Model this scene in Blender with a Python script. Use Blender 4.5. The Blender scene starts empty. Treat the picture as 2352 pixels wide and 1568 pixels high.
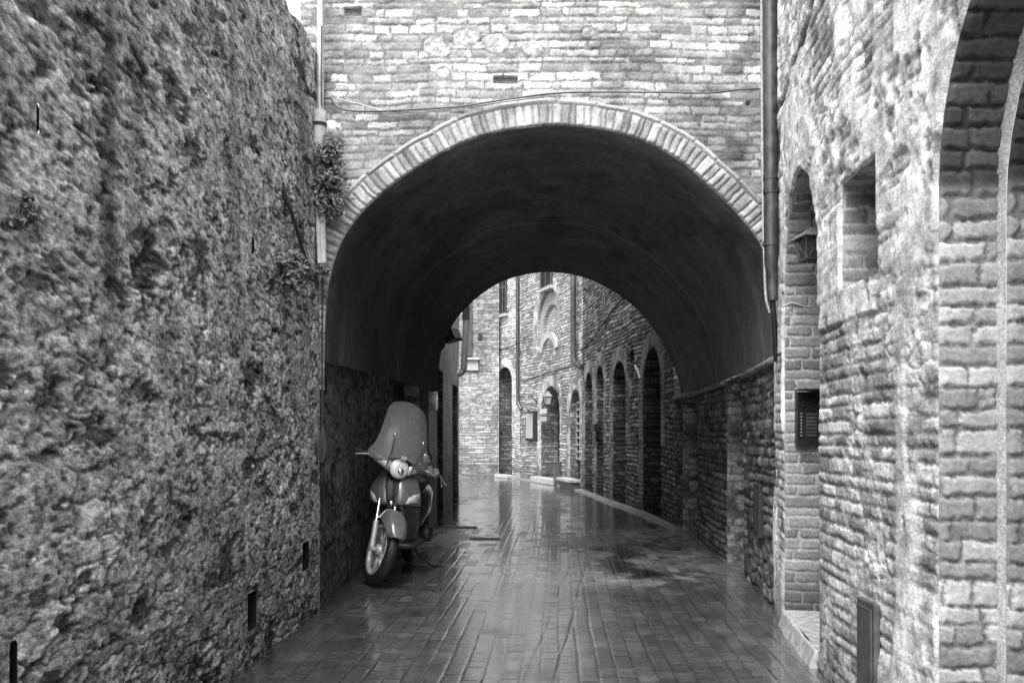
import bpy, math, random
import numpy as np
from mathutils import Vector, Matrix
R = math.radians
random.seed(7)
rng = np.random.default_rng(7)
SC = bpy.context.scene
COL = SC.collection

# ------------------------------------------------------------------ camera
FPX, CX, HY, CH = 1960.0, 1176.0, 995.0, 1.4      # focal length, axis, horizon of the 2352 px wide photograph; eye height
cam_d = bpy.data.cameras.new("camera"); cam = bpy.data.objects.new("camera", cam_d); COL.objects.link(cam)
cam.location = (0, 0, CH); cam.rotation_euler = (R(90), 0, 0)
cam_d.sensor_width = 36; cam_d.lens = 36 * FPX / 2352; cam_d.shift_y = (HY - 784) / 2352
cam_d.clip_start = 0.05; cam_d.clip_end = 500
cam_d.dof.use_dof = True; cam_d.dof.focus_distance = 10.5; cam_d.dof.aperture_fstop = 9.0
SC.camera = cam
# ------------------------------------------------------------------ sky, sun, exposure
SUN_EL, SUN_AZ = 56, 196          # azimuth measured from +Y clockwise: behind the camera, to the left
w = bpy.data.worlds.new("World"); SC.world = w; w.use_nodes = True
nt = w.node_tree; nt.nodes.clear()
sky = nt.nodes.new("ShaderNodeTexSky"); sky.sky_type = 'NISHITA'; sky.sun_disc = False
sky.sun_elevation = R(SUN_EL); sky.sun_rotation = R(SUN_AZ); sky.dust_density = 5.0; sky.air_density = 2.0
bw = nt.nodes.new("ShaderNodeRGBToBW"); bg = nt.nodes.new("ShaderNodeBackground"); wo = nt.nodes.new("ShaderNodeOutputWorld")
nt.links.new(sky.outputs[0], bw.inputs[0]); nt.links.new(bw.outputs[0], bg.inputs[0]); nt.links.new(bg.outputs[0], wo.inputs[0])
bg.inputs[1].default_value = 0.14
sl = bpy.data.lights.new("sun", 'SUN'); so = bpy.data.objects.new("sun", sl); COL.objects.link(so)
sl.energy = 1.4; sl.angle = R(45); sl.color = (1, 1, 1)
az = R(SUN_AZ); el = R(SUN_EL)
sd = Vector((math.sin(az) * math.cos(el), math.cos(az) * math.cos(el), math.sin(el)))
so.rotation_euler = sd.to_track_quat('Z', 'Y').to_euler(); so.location = (-6, -6, 14)
SC.view_settings.view_transform = 'Standard'; SC.view_settings.look = 'None'
SC.view_settings.exposure = 1.45; SC.view_settings.gamma = 1.0; SC.view_settings.use_curve_mapping = False
SC.render.engine = 'CYCLES'
SC.cycles.max_bounces = 8; SC.cycles.diffuse_bounces = 5; SC.cycles.glossy_bounces = 4
SC.cycles.transmission_bounces = 6; SC.cycles.transparent_max_bounces = 8
SC.cycles.sample_clamp_indirect = 6.0; SC.cycles.use_denoising = True

# ------------------------------------------------------------------ numeric helpers
def hsh(ix, iy, seed):
    x = (np.asarray(ix).astype(np.int64) * 374761393 + np.asarray(iy).astype(np.int64) * 668265263 + seed * 1274126177) & 0xffffffff
    x = ((x ^ (x >> 13)) * 1274126177) & 0xffffffff
    x = ((x ^ (x >> 15)) * 2246822519) & 0xffffffff
    return (x ^ (x >> 16)) / 4294967295.0
def vnoise(x, y, seed=0):
    ix = np.floor(x); iy = np.floor(y); fx = x - ix; fy = y - iy
    fx = fx * fx * (3 - 2 * fx); fy = fy * fy * (3 - 2 * fy)
    a = hsh(ix, iy, seed); b = hsh(ix + 1, iy, seed); c = hsh(ix, iy + 1, seed); d = hsh(ix + 1, iy + 1, seed)
    return (a + (b - a) * fx) * (1 - fy) + (c + (d - c) * fx) * fy
def fbm(x, y, seed=0, o=4):            # about -1 .. 1
    s = 0; a = 0.5; t = 0
    for i in range(o):
        k = 2.03 ** i
        s = s + a * (vnoise(x * k + 17.3 * i, y * k - 9.1 * i, seed + i) * 2 - 1); t += a; a *= 0.5
    return s / t
def sst(a, b, x):
    t = np.clip((x - a) / (b - a), 0, 1); return t * t * (3 - 2 * t)
def worley(x, y, seed=0):
    ix = np.floor(x); iy = np.floor(y)
    f1 = np.full(x.shape, 9.0); f2 = np.full(x.shape, 9.0); cid = np.zeros(x.shape)
    for dx in (-1, 0, 1):
        for dy in (-1, 0, 1):
            cx = ix + dx; cy = iy + dy
            px = cx + 0.1 + 0.8 * hsh(cx, cy, seed); py = cy + 0.1 + 0.8 * hsh(cx, cy, seed + 5)
            d = np.hypot(px - x, py - y); i_ = hsh(cx, cy, seed + 9)
            n = d < f1
            f2 = np.where(n, f1, np.minimum(f2, d)); cid = np.where(n, i_, cid); f1 = np.where(n, d, f1)
    return f1, f2, cid
def cells(x, key, seed, jit=0.3):
    def b(k): return k + (hsh(k, key, seed) - 0.5) * 2 * jit
    k = np.floor(x)
    k = np.where(x < b(k), k - 1, k); k = np.where(x >= b(k + 1), k + 1, k)
    lo = b(k); hi = b(k + 1)
    return k, x - lo, hi - x
def bricks(S, Z, seed, course=0.068, L=0.24, mort=0.014, wav=0.02, rnd=0.012, rough=0.005):
    zw = Z + wav * fbm(S * 1.1, Z * 1.1, seed + 40, 3) + 0.006 * fbm(S * 9, Z * 9, seed + 41, 2)
    row, a, b = cells(zw / course, 0 * zw, seed, 0.16)
    sc = L * (0.75 + 0.6 * hsh(row, 3, seed + 2))
    sw = S + 0.008 * fbm(S * 11, Z * 11, seed + 42, 2)
    col, c, d = cells(sw / sc + 13 * hsh(row, 1, seed + 1), row, seed + 3, 0.36)
    e = np.minimum(np.minimum(a, b) * course, np.minimum(c, d) * sc) - mort / 2 + rough * fbm(S * 45, Z * 45, seed + 43, 2)
    return sst(0, rnd, e), hsh(row, col, seed + 6), hsh(row, col, seed + 7), e
def spline(pts, n=24):
    P = [np.array(p, float) for p in pts]; P = [2 * P[0] - P[1]] + P + [2 * P[-1] - P[-2]]; out = []
    for i in range(1, len(P) - 2):
        for k in range(n):
            t = k / n; p0, p1, p2, p3 = P[i - 1:i + 3]
            out.append(0.5 * (2 * p1 + (p2 - p0) * t + (2 * p0 - 5 * p1 + 4 * p2 - p3) * t * t + (3 * p1 - p0 - 3 * p2 + p3) * t ** 3))
    out.append(P[-2]); return np.array(out)

# ------------------------------------------------------------------ materials (all procedural, monochrome like the photograph)
def new_mat(name):
    m = bpy.data.materials.new(name); m.use_nodes = True
    t = m.node_tree; return m, t, t.nodes["Principled BSDF"]
def masonry_mat(name, rough=0.85, scale=60, amt=0.35, bump=0.004, spec=0.3, gain=1.0, power=1.5, aniso=1.0):
    m, t, p = new_mat(name); N = t.nodes.new; Lk = t.links.new
    at = N("ShaderNodeAttribute"); at.attribute_name = "tone"
    tc = N("ShaderNodeTexCoord"); n1 = N("ShaderNodeTexNoise"); n1.inputs["Scale"].default_value = scale; n1.inputs["Detail"].default_value = 6; n1.inputs["Roughness"].default_value = 0.65
    mp = N("ShaderNodeMapping"); mp.inputs["Scale"].default_value = (1, aniso, 1); Lk(tc.outputs["Object"], mp.inputs["Vector"]); Lk(mp.outputs[0], n1.inputs["Vector"])
    mr = N("ShaderNodeMapRange"); mr.inputs[1].default_value = 0.3; mr.inputs[2].default_value = 0.7
    mr.inputs[3].default_value = (1 - amt) * gain; mr.inputs[4].default_value = (1 + amt) * gain; Lk(n1.outputs[0], mr.inputs[0])
    mu = N("ShaderNodeMath"); mu.operation = 'MULTIPLY'; Lk(at.outputs["Fac"], mu.inputs[0]); Lk(mr.outputs[0], mu.inputs[1])
    pw = N("ShaderNodeMath"); pw.operation = 'POWER'; pw.inputs[1].default_value = power; Lk(mu.outputs[0], pw.inputs[0]); m3 = N("ShaderNodeMath"); m3.operation = 'MULTIPLY'; m3.use_clamp = True; m3.inputs[1].default_value = 0.36 ** (1 - power); Lk(pw.outputs[0], m3.inputs[0]); Lk(m3.outputs[0], p.inputs["Base Color"])
    bp = N("ShaderNodeBump"); bp.inputs["Distance"].default_value = bump; bp.inputs["Strength"].default_value = 0.9
    Lk(n1.outputs[0], bp.inputs["Height"]); Lk(bp.outputs[0], p.inputs["Normal"])
    p.inputs["Roughness"].default_value = rough; p.inputs["Specular IOR Level"].default_value = spec
    return m
def mat(name, v, rough=0.5, metal=0.0, ns=30, amt=0.25, bump=0.0, coat=0.0, spec=0.5):
    m, t, p = new_mat(name); N = t.nodes.new; Lk = t.links.new
    tc = N("ShaderNodeTexCoord"); n1 = N("ShaderNodeTexNoise"); n1.inputs["Scale"].default_value = ns; n1.inputs["Detail"].default_value = 5
    Lk(tc.outputs["Object"], n1.inputs["Vector"])
    mr = N("ShaderNodeMapRange"); mr.inputs[1].default_value = 0.3; mr.inputs[2].default_value = 0.7
    mr.inputs[3].default_value = v * (1 - amt); mr.inputs[4].default_value = v * (1 + amt); Lk(n1.outputs[0], mr.inputs[0]); Lk(mr.outputs[0], p.inputs["Base Color"])
    m2 = N("ShaderNodeMapRange"); m2.inputs[1].default_value = 0.3; m2.inputs[2].default_value = 0.7
    m2.inputs[3].default_value = max(rough * 0.8, 0.02); m2.inputs[4].default_value = min(rough * 1.25, 1); Lk(n1.outputs[0], m2.inputs[0]); Lk(m2.outputs[0], p.inputs["Roughness"])
    p.inputs["Metallic"].default_value = metal; p.inputs["Specular IOR Level"].default_value = spec
    if coat: p.inputs["Coat Weight"].default_value = coat; p.inputs["Coat Roughness"].default_value = 0.06
    if bump:
        bp = N("ShaderNodeBump"); bp.inputs["Distance"].default_value = bump; Lk(n1.outputs[0], bp.inputs["Height"]); Lk(bp.outputs[0], p.inputs["Normal"])
    return m
M = {}
M['front'] = masonry_mat("weathered_brick", scale=55, amt=0.22, bump=0.002)
M['left'] = masonry_mat("rubble_stone", rough=0.8, scale=120, amt=0.5, bump=0.002, power=1.35, aniso=0.4)
M['right'] = masonry_mat("plastered_stone", scale=90, amt=0.35, bump=0.0018, aniso=0.5)
M['far'] = masonry_mat("old_brick", scale=30, amt=0.35, bump=0.003)
M['vault'] = masonry_mat("vault_plaster", scale=14, amt=0.3, bump=0.004, power=1.0)
M['iron'] = mat("black_iron", 0.02, 0.5, 0.3, 60, 0.4)
M['pipe_dark'] = mat("dark_pipe", 0.10, 0.42, 0.6, 14, 0.35)
M['pipe_light'] = mat("pale_pipe", 0.55, 0.6, 0.0, 18, 0.2, 0.002)
M['zinc'] = mat("zinc_pipe", 0.45, 0.35, 0.45, 20, 0.3)
M['wood'] = mat("dark_wood", 0.022, 0.6, 0, 12, 0.5, 0.003)
M['woodmid'] = mat("grey_wood", 0.13, 0.7, 0, 14, 0.4, 0.003)
M['cable'] = mat("cable_sheath", 0.05, 0.6, 0, 40, 0.3)
M['cable_pale'] = mat("pale_cable", 0.5, 0.7, 0, 40, 0.3)
M['stone'] = mat("pale_stone", 0.42, 0.7, 0, 20, 0.35, 0.01)
M['plate'] = mat("grey_plate", 0.11, 0.5, 0.3, 12, 0.35, 0.001)
M['white'] = mat("white_enamel", 0.5, 0.5, 0, 15, 0.12)
M['paper'] = mat("menu_sheet", 0.38, 0.6, 0, 45, 0.3)
M['lampglass'] = mat("frosted_lamp_glass", 0.42, 0.25, 0, 30, 0.15)
M['rubber'] = mat("tyre_rubber", 0.012, 0.55, 0, 40, 0.3, 0.001)
M['paint'] = mat("scooter_paint", 0.17, 0.32, 0.3, 25, 0.1, 0, 0.9)
M['paint_dark'] = mat("scooter_dark_paint", 0.04, 0.32, 0.5, 25, 0.1, 0, 0.9)
M['alloy'] = mat("wheel_alloy", 0.42, 0.4, 0.25, 30, 0.15)
M['plastic'] = mat("black_plastic", 0.018, 0.5, 0, 60, 0.3)
M['seat'] = mat("seat_vinyl", 0.02, 0.45, 0, 90, 0.3, 0.001)
M['chrome'] = mat("chrome", 0.7, 0.1, 1.0, 30, 0.05)
M['lens'] = mat("clear_lens", 0.7, 0.1, 0.2, 90, 0.4, 0.002, 1.0)
M['cloth'] = mat("patterned_cloth", 0.16, 0.9, 0, 75, 0.95, 0.008)
M['leaf'] = mat("ivy_leaf", 0.15, 0.45, 0, 25, 0.6, 0.0)
M['lattice'] = mat("worn_lattice_paint", 0.3, 0.7, 0, 20, 0.4, 0.003)
M['stem'] = mat("ivy_stem", 0.05, 0.8, 0, 25, 0.3)
def screen_mat():
    m, t, p = new_mat("tinted_screen"); N = t.nodes.new
    tr = N("ShaderNodeBsdfTransparent"); tr.inputs[0].default_value = (0.8, 0.8, 0.8, 1)
    mx = N("ShaderNodeMixShader"); mx.inputs[0].default_value = 0.26
    p.inputs["Base Color"].default_value = (0.42, 0.42, 0.42, 1); p.inputs["Roughness"].default_value = 0.28
    o = t.nodes["Material Output"]; t.links.new(tr.outputs[0], mx.inputs[1]); t.links.new(p.outputs[0], mx.inputs[2]); t.links.new(mx.outputs[0], o.inputs[0])
    return m
M['screen'] = screen_mat()
def ground_mat():
    m, t, p = new_mat("wet_paving"); N = t.nodes.new; Lk = t.links.new
    at = N("ShaderNodeAttribute"); at.attribute_name = "tone"; wt = N("ShaderNodeAttribute"); wt.attribute_name = "wet"
    tc = N("ShaderNodeTexCoord"); n1 = N("ShaderNodeTexNoise"); n1.inputs["Scale"].default_value = 35; n1.inputs["Detail"].default_value = 6; n1.inputs["Roughness"].default_value = 0.7
    Lk(tc.outputs["Object"], n1.inputs["Vector"])
    mr = N("ShaderNodeMapRange"); mr.inputs[1].default_value = 0.3; mr.inputs[2].default_value = 0.7; mr.inputs[3].default_value = 0.6; mr.inputs[4].default_value = 1.4
    Lk(n1.outputs[0], mr.inputs[0]); mu = N("ShaderNodeMath"); mu.operation = 'MULTIPLY'; Lk(at.outputs["Fac"], mu.inputs[0]); Lk(mr.outputs[0], mu.inputs[1]); Lk(mu.outputs[0], p.inputs["Base Color"])
    rr = N("ShaderNodeMapRange"); rr.inputs[3].default_value = 0.42; rr.inputs[4].default_value = 0.08; Lk(wt.outputs["Fac"], rr.inputs[0])
    ad = N("ShaderNodeMath"); ad.operation = 'MULTIPLY_ADD'; ad.inputs[1].default_value = 0.12; Lk(n1.outputs[0], ad.inputs[0]); Lk(rr.outputs[0], ad.inputs[2]); Lk(ad.outputs[0], p.inputs["Roughness"])
    n2 = N("ShaderNodeTexNoise"); n2.inputs["Scale"].default_value = 1; n2.inputs["Detail"].default_value = 5; mp = N("ShaderNodeMapping"); mp.inputs["Scale"].default_value = (7, 42, 7); Lk(tc.outputs["Object"], mp.inputs["Vector"]); Lk(mp.outputs[0], n2.inputs["Vector"])
    bp = N("ShaderNodeBump"); bp.inputs["Distance"].default_value = 0.0014; p.inputs["Coat IOR"].default_value = 1.6; p.inputs["Coat Roughness"].default_value = 0.12; cw = N("ShaderNodeMapRange"); cw.inputs[1].default_value = 0.25; cw.inputs[2].default_value = 0.8; Lk(wt.outputs["Fac"], cw.inputs[0]); Lk(cw.outputs[0], p.inputs["Coat Weight"]); Lk(n2.outputs[0], bp.inputs["Height"]); Lk(bp.outputs[0], p.inputs["Normal"])
    p.inputs["Specular IOR Level"].default_value = 0.75
    return m
M['ground'] = ground_mat()

# ------------------------------------------------------------------ object helpers
def tag(o, label=None, cat=None, group=None, kind=None):
    if label: o['label'] = label
    if cat: o['category'] = cat
    if group: o['group'] = group
    if kind: o['kind'] = kind
    return o
def empty(name, loc=(0, 0, 0), label=None, cat=None, group=None):
    o = bpy.data.objects.new(name, None); COL.objects.link(o); o.location = loc; o.empty_display_size = 0.2
    return tag(o, label, cat, group)
def woff(p):
    v = Vector((0, 0, 0))
    while p is not None: v += p.location; p = p.parent
    return v
def link(name, me, m, parent, smooth=None):
    me.materials.append(m)
    o = bpy.data.objects.new(name, me); COL.objects.link(o)
    if parent: o.parent = parent
    return o
def P2(px, py, Y): return np.array([(px - CX) / FPX * Y, Y, CH + (HY - py) / FPX * Y])

class MB:
    def __init__(s): s.v = []; s.f = []; s.sm = []
    def add(s, vs, fs, smooth=False):
        b = len(s.v); s.v += [tuple(map(float, v)) for v in vs]; s.f += [tuple(i + b for i in f) for f in fs]; s.sm += [smooth] * len(fs); return s
    def box(s, c, d, rot=None):
        vs = [Vector((x * d[0] / 2, y * d[1] / 2, z * d[2] / 2)) for x in (-1, 1) for y in (-1, 1) for z in (-1, 1)]
        if rot is not None: vs = [rot @ v for v in vs]
        vs = [v + Vector(c) for v in vs]
        return s.add(vs, [(0, 1, 3, 2), (4, 6, 7, 5), (0, 4, 5, 1), (2, 3, 7, 6), (0, 2, 6, 4), (1, 5, 7, 3)])
    def tube(s, pts, r, n=10, caps=True):
        pts = [Vector(p) for p in pts]; k = len(pts); rs = r if hasattr(r, '__len__') else [r] * k
        t0 = (pts[1] - pts[0]).normalized(); up = Vector((0, 0, 1)) if abs(t0.z) < 0.9 else Vector((1, 0, 0))
        a = t0.cross(up).normalized(); vs = []
        for i, p in enumerate(pts):
            t = (pts[min(i + 1, k - 1)] - pts[max(i - 1, 0)]).normalized()
            a = (a - t * a.dot(t)).normalized(); b = t.cross(a)
            vs += [p + (a * math.cos(2 * math.pi * j / n) + b * math.sin(2 * math.pi * j / n)) * rs[i] for j in range(n)]
        fs = [(i * n + j, i * n + (j + 1) % n, (i + 1) * n + (j + 1) % n, (i + 1) * n + j) for i in range(k - 1) for j in range(n)]
        s.add(vs, fs, True)
        if caps:
            s.add(vs[:n], [tuple(range(n - 1, -1, -1))]); s.add(vs[-n:], [tuple(range(n))])
        return s
    def loft(s, rings, closed=True, caps=True, smooth=True):
        n = len(rings[0]); vs = [p for r in rings for p in r]; fs = []
        for i in range(len(rings) - 1):
            for j in range(n if closed else n - 1):
                fs.append((i * n + j, i * n + (j + 1) % n, (i + 1) * n + (j + 1) % n, (i + 1) * n + j))
        if caps and closed: fs += [tuple(range(n - 1, -1, -1)), tuple((len(rings) - 1) * n + j for j in range(n))]
        return s.add(vs, fs, smooth)
    def lathe(s, prof, c, axis=(0, 0, 1), n=24):
        ax = Vector(axis).normalized(); up = Vector((1, 0, 0)) if abs(ax.x) < 0.9 else Vector((0, 0, 1))
        a = ax.cross(up).normalized(); b = ax.cross(a); c = Vector(c)
        return s.loft([[c + ax * h + (a * math.cos(2 * math.pi * j / n) + b * math.sin(2 * math.pi * j / n)) * r for j in range(n)] for r, h in prof], caps=False)
    def prism(s, poly, off):
        n = len(poly); off = Vector(off); a = [Vector(p) for p in poly]
        return s.add(a + [p + off for p in a], [tuple(range(n)), tuple(range(2 * n - 1, n - 1, -1))] + [(i, i + n, (i + 1) % n + n, (i + 1) % n) for i in range(n)])
    def xf(s, mtx): s.v = [tuple(mtx @ Vector(v)) for v in s.v]; return s
    def build(s, name, m, parent=None, bevel=0, subsurf=0, solid=0):
        o_ = woff(parent) if parent else Vector((0, 0, 0))
        me = bpy.data.meshes.new(name); me.from_pydata([tuple(Vector(v) - o_) for v in s.v], [], s.f)
        me.polygons.foreach_set("use_smooth", s.sm); me.update()
        o = link(name, me, m, parent)
        if solid: md = o.modifiers.new("thickness", 'SOLIDIFY'); md.thickness = solid; md.offset = 0
        if subsurf: md = o.modifiers.new("smooth", 'SUBSURF'); md.levels = subsurf; md.render_levels = subsurf
        if bevel: md = o.modifiers.new("bevel", 'BEVEL'); md.width = bevel; md.segments = 2; md.limit_method = 'ANGLE'
        return o
def grid_obj(name, X, Y, Z, T, m, parent=None, keep=None, attrs=None, flip=False):
    nv, nu = X.shape
    idx = np.arange(nv * nu).reshape(nv, nu)
    q = np.stack([idx[:-1, :-1], idx[:-1, 1:], idx[1:, 1:], idx[1:, :-1]], -1)
    if flip: q = q[..., ::-1]
    q = q.reshape(-1, 4) if keep is None else q[keep]
    used = np.zeros(nv * nu, bool); used[q.ravel()] = True
    remap = np.cumsum(used) - 1; q = remap[q]
    o_ = woff(parent) if parent else Vector((0, 0, 0))
    co = np.stack([X.ravel() - o_.x, Y.ravel() - o_.y, Z.ravel() - o_.z], -1)[used].astype(np.float32)
    me = bpy.data.meshes.new(name); me.vertices.add(len(co)); me.vertices.foreach_set("co", co.ravel())
    me.loops.add(q.size); me.loops.foreach_set("vertex_index", q.ravel().astype(np.int32))
    me.polygons.add(len(q)); me.polygons.foreach_set("loop_start", np.arange(0, q.size, 4, dtype=np.int32))
    me.polygons.foreach_set("use_smooth", np.ones(len(q), bool))
    me.update(calc_edges=True)
    for nm, A in [("tone", T)] + list((attrs or {}).items()):
        a = me.attributes.new(nm, 'FLOAT', 'POINT'); a.data.foreach_set("value", A.ravel()[used].astype(np.float32))
    me.validate()
    return link(name, me, m, parent)

# ------------------------------------------------------------------ walls along a path, with shaped openings
class Path:
    def __init__(s, pts, side):
        p = spline(pts); s.p = p; d = np.hypot(*np.diff(p, axis=0).T); s.s = np.concatenate([[0], np.cumsum(d)]); s.side = side
    def at(s, S):
        x = np.interp(S, s.s, s.p[:, 0]); y = np.interp(S, s.s, s.p[:, 1])
        e = 0.05; dx = np.interp(S + e, s.s, s.p[:, 0]) - np.interp(S - e, s.s, s.p[:, 0]); dy = np.interp(S + e, s.s, s.p[:, 1]) - np.interp(S - e, s.s, s.p[:, 1])
        L = np.hypot(dx, dy) + 1e-9
        return x, y, s.side * dy / L, -s.side * dx / L            # normal: side=+1 points to +X for a wall running along +Y
    def sy(s, Y): return float(np.interp(Y, s.p[:, 1], s.s))
    def spx(s, px):                                              # arc length where the wall stands at a bearing
        r = (px - CX) / FPX; k = s.p[:, 1] > 2.0; v = s.p[k, 0] - r * s.p[k, 1]
        j = np.where(np.sign(v[:-1]) != np.sign(v[1:]))[0][0]; t = v[j] / (v[j] - v[j + 1]); sk = s.s[k]
        return float(sk[j] + (sk[j + 1] - sk[j]) * t)
    def pos(s, S, Z, H):
        x, y, nx, ny = s.at(np.asarray(S, float)); return x + nx * H, y + ny * H, Z
    def v(s, S, Z, H=0.0):
        a = s.pos(S, Z, H); return Vector((float(a[0]), float(a[1]), float(a[2])))
def arch_poly(s0, s1, z0, zt, kind='round', rise=None):
    c = (s0 + s1) / 2; hw = (s1 - s0) / 2; rise = hw if rise is None else rise; zs = zt - rise
    if kind == 'rect': return np.array([(s0, z0), (s0, zt), (s1, zt), (s1, z0)])
    up = [(s0, z0 + (zs - z0) * k / 6) for k in range(6)]; n = 20
    if kind == 'round': arc = [(c - hw * math.cos(math.pi * k / n), zs + rise * math.sin(math.pi * k / n)) for k in range(n + 1)]
    else:                                                      # pointed: two arcs meeting at the apex
        h = []
        for k in range(n // 2 + 1):
            t = k / (n / 2); a = t * math.pi / 2; h.append((hw * (1 - math.cos(a * 0.93) ** 1.0) / (1 - math.cos(math.pi / 2 * 0.93)), math.sin(a * 0.93) / math.sin(math.pi / 2 * 0.93)))
        h = [(s0 + x, zs + rise * y) for x, y in h]; arc = h + [(2 * c - x, y) for x, y in h[-2::-1]]
    return np.array(up + arc + [(2 * c - x, y) for x, y in up[::-1]])
def near_poly(U, V, poly):
    A = poly[:-1]; B = poly[1:]; L = np.hypot(*(B - A).T); cum = np.concatenate([[0], np.cumsum(L)])[:-1]
    best = np.full(U.shape, 9.0); nu = U.copy(); nv = V.copy(); s = np.zeros(U.shape)
    for a, b, l, c in zip(A, B, L, cum):
        t = np.clip(((U - a[0]) * (b[0] - a[0]) + (V - a[1]) * (b[1] - a[1])) / (l * l + 1e-12), 0, 1)
        qx = a[0] + t * (b[0] - a[0]); qy = a[1] + t * (b[1] - a[1]); d = np.hypot(U - qx, V - qy); m = d < best
        best = np.where(m, d, best); nu = np.where(m, qx, nu); nv = np.where(m, qy, nv); s = np.where(m, c + t * l, s)
    ins = np.zeros(U.shape, bool); Pc = np.vstack([poly, poly[:1]])
    for a, b in zip(Pc[:-1], Pc[1:]):
        c = (a[1] > V) != (b[1] > V)
        ins ^= c & (U < (b[0] - a[0]) * (V - a[1]) / (b[1] - a[1] + 1e-12) + a[0])
    return best, ins, nu, nv, s
def steps(a, b, f):
    out = [a]
    while out[-1] < b: out.append(out[-1] + f(out[-1]))
    out[-1] = b; return np.array(out)
def wall(name, path, s0, s1, z0, z1, ds, dz, pattern, m, parent, openings=(), ring=0.0, ztop=None, thick=0.3):
    us = steps(s0, s1, ds); vs = np.arange(z0, z1 + dz / 2, dz); U, V = np.meshgrid(us, vs)
    if ztop is not None: V = z0 + (V - z0) * (ztop(U) - z0) / (z1 - z0)
    U0, V0 = U.copy(), V.copy(); bad = np.zeros(U.shape, bool); dist = np.full(U.shape, 9.0); sa = np.zeros(U.shape); edge = np.zeros(U.shape, bool)
    for op in openings:
        p = op['poly']; bb = (U > p[:, 0].min() - 0.5) & (U < p[:, 0].max() + 0.5) & (V > p[:, 1].min() - 0.5) & (V < p[:, 1].max() + 0.5)
        if not bb.any(): continue
        d, ins, nu, nv, s = near_poly(U0[bb], V0[bb], p)
        bad[bb] |= ins; k = d < dist[bb]
        tmp = dist[bb]; tmp[k] = d[k]; dist[bb] = tmp; tmp = sa[bb]; tmp[k] = s[k] if op.get('ring', True) else -1; sa[bb] = tmp
        if op.get('ring', True):
            pass
        u_ = U[bb]; v_ = V[bb]; u_[ins] = nu[ins]; v_[ins] = nv[ins]; U[bb] = u_; V[bb] = v_
    H, T = pattern(U, V, dist, sa)
    H = np.where(bad, 0.0, H * sst(0, 0.012, np.where(bad, 0, dist)))
    keep = ~(bad[:-1, :-1] & bad[:-1, 1:] & bad[1:, 1:] & bad[1:, :-1])
    # thickness: a top and a back
    for off in (-thick, -thick):
        pass
    U = np.vstack([U, U[-1:]]); V = np.vstack([V, V[-1:]]); H = np.vstack([H, H[-1:] * 0 - thick]); T = np.vstack([T, T[-1:]])
    keep = np.vstack([keep, np.ones((1, keep.shape[1]), bool)])
    X, Y, Z = path.pos(U, V, H)
    return grid_obj(name, X, Y, Z, T, m, parent, keep, flip=(path.side > 0))
def reveal(name, path, poly, depth, m, parent, pattern, res=0.02, t0=0.0):
    d = np.hypot(*np.diff(poly, axis=0).T); cum = np.concatenate([[0], np.cumsum(d)]); L = cum[-1]
    n = max(int(L / res), 8); ss = np.linspace(0, L, n); u = np.interp(ss, cum, poly[:, 0]); v = np.interp(ss, cum, poly[:, 1])
    du = np.gradient(u); dv = np.gradient(v); l = np.hypot(du, dv) + 1e-9; nu, nv = dv / l, -du / l          # points into the opening
    ts = np.linspace(0, depth, max(int(depth / res), 4)); TT, SS = np.meshgrid(ts, ss)
    sym = np.where(SS > L / 2, L - SS, SS)
    H, T = pattern(TT + 3.1 * (SS > L / 2) + 5, sym + poly[0, 1], np.full(TT.shape, 9.0), sym * 0)
    H = H * sst(0, 0.02, TT) * 0.7
    UU = u[:, None] + nu[:, None] * H; VV = v[:, None] + nv[:, None] * H
    X, Y, Z = path.pos(UU, VV, -TT - t0)
    return grid_obj(name, X, Y, Z, T, m, parent, flip=(path.side > 0))
def local_box(path, s, z, h, ds, dz, dh, mb):                    # a box standing in the wall's own frame
    x, y, nx, ny = [float(k) for k in path.at(np.array(s, float))]
    a = math.atan2(ny, nx); return mb.box((x + nx * h, y + ny * h, z), (dh, ds, dz), Matrix.Rotation(a, 3, 'Z'))

RP = Path([(1.70, -2.5), (1.74, 0), (1.75, 2), (1.76, 3.5), (1.785, 4.5), (1.83, 5.1), (1.98, 6.1), (2.05, 6.5), (2.13, 6.9), (2.30, 8.44), (2.40, 10.16),
           (2.47, 11.7), (2.42, 13.2), (2.36, 14.4), (2.22, 16), (2.05, 17.4), (1.93, 18.7), (1.80, 20.2), (1.6, 21.7), (1.30, 23.2), (0.85, 24.7),
           (0.36, 26), (0, 26.8), (-.5, 27.7), (-1.1, 28.8), (-2.5, 30.8)], -1)
LP = Path([(-1.72, -2.5), (-1.70, 0), (-1.66, 2), (-1.60, 4.79), (-1.54, 6.86), (-1.54, 8.6), (-1.47, 10.5), (-1.34, 12), (-1.25, 12.8), (-1.20, 14.2), (-1.13, 17), (-1.12, 18.0)], 1)
YA, YB = 6.86, 12.8                                              # the two faces of the covered passage

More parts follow.
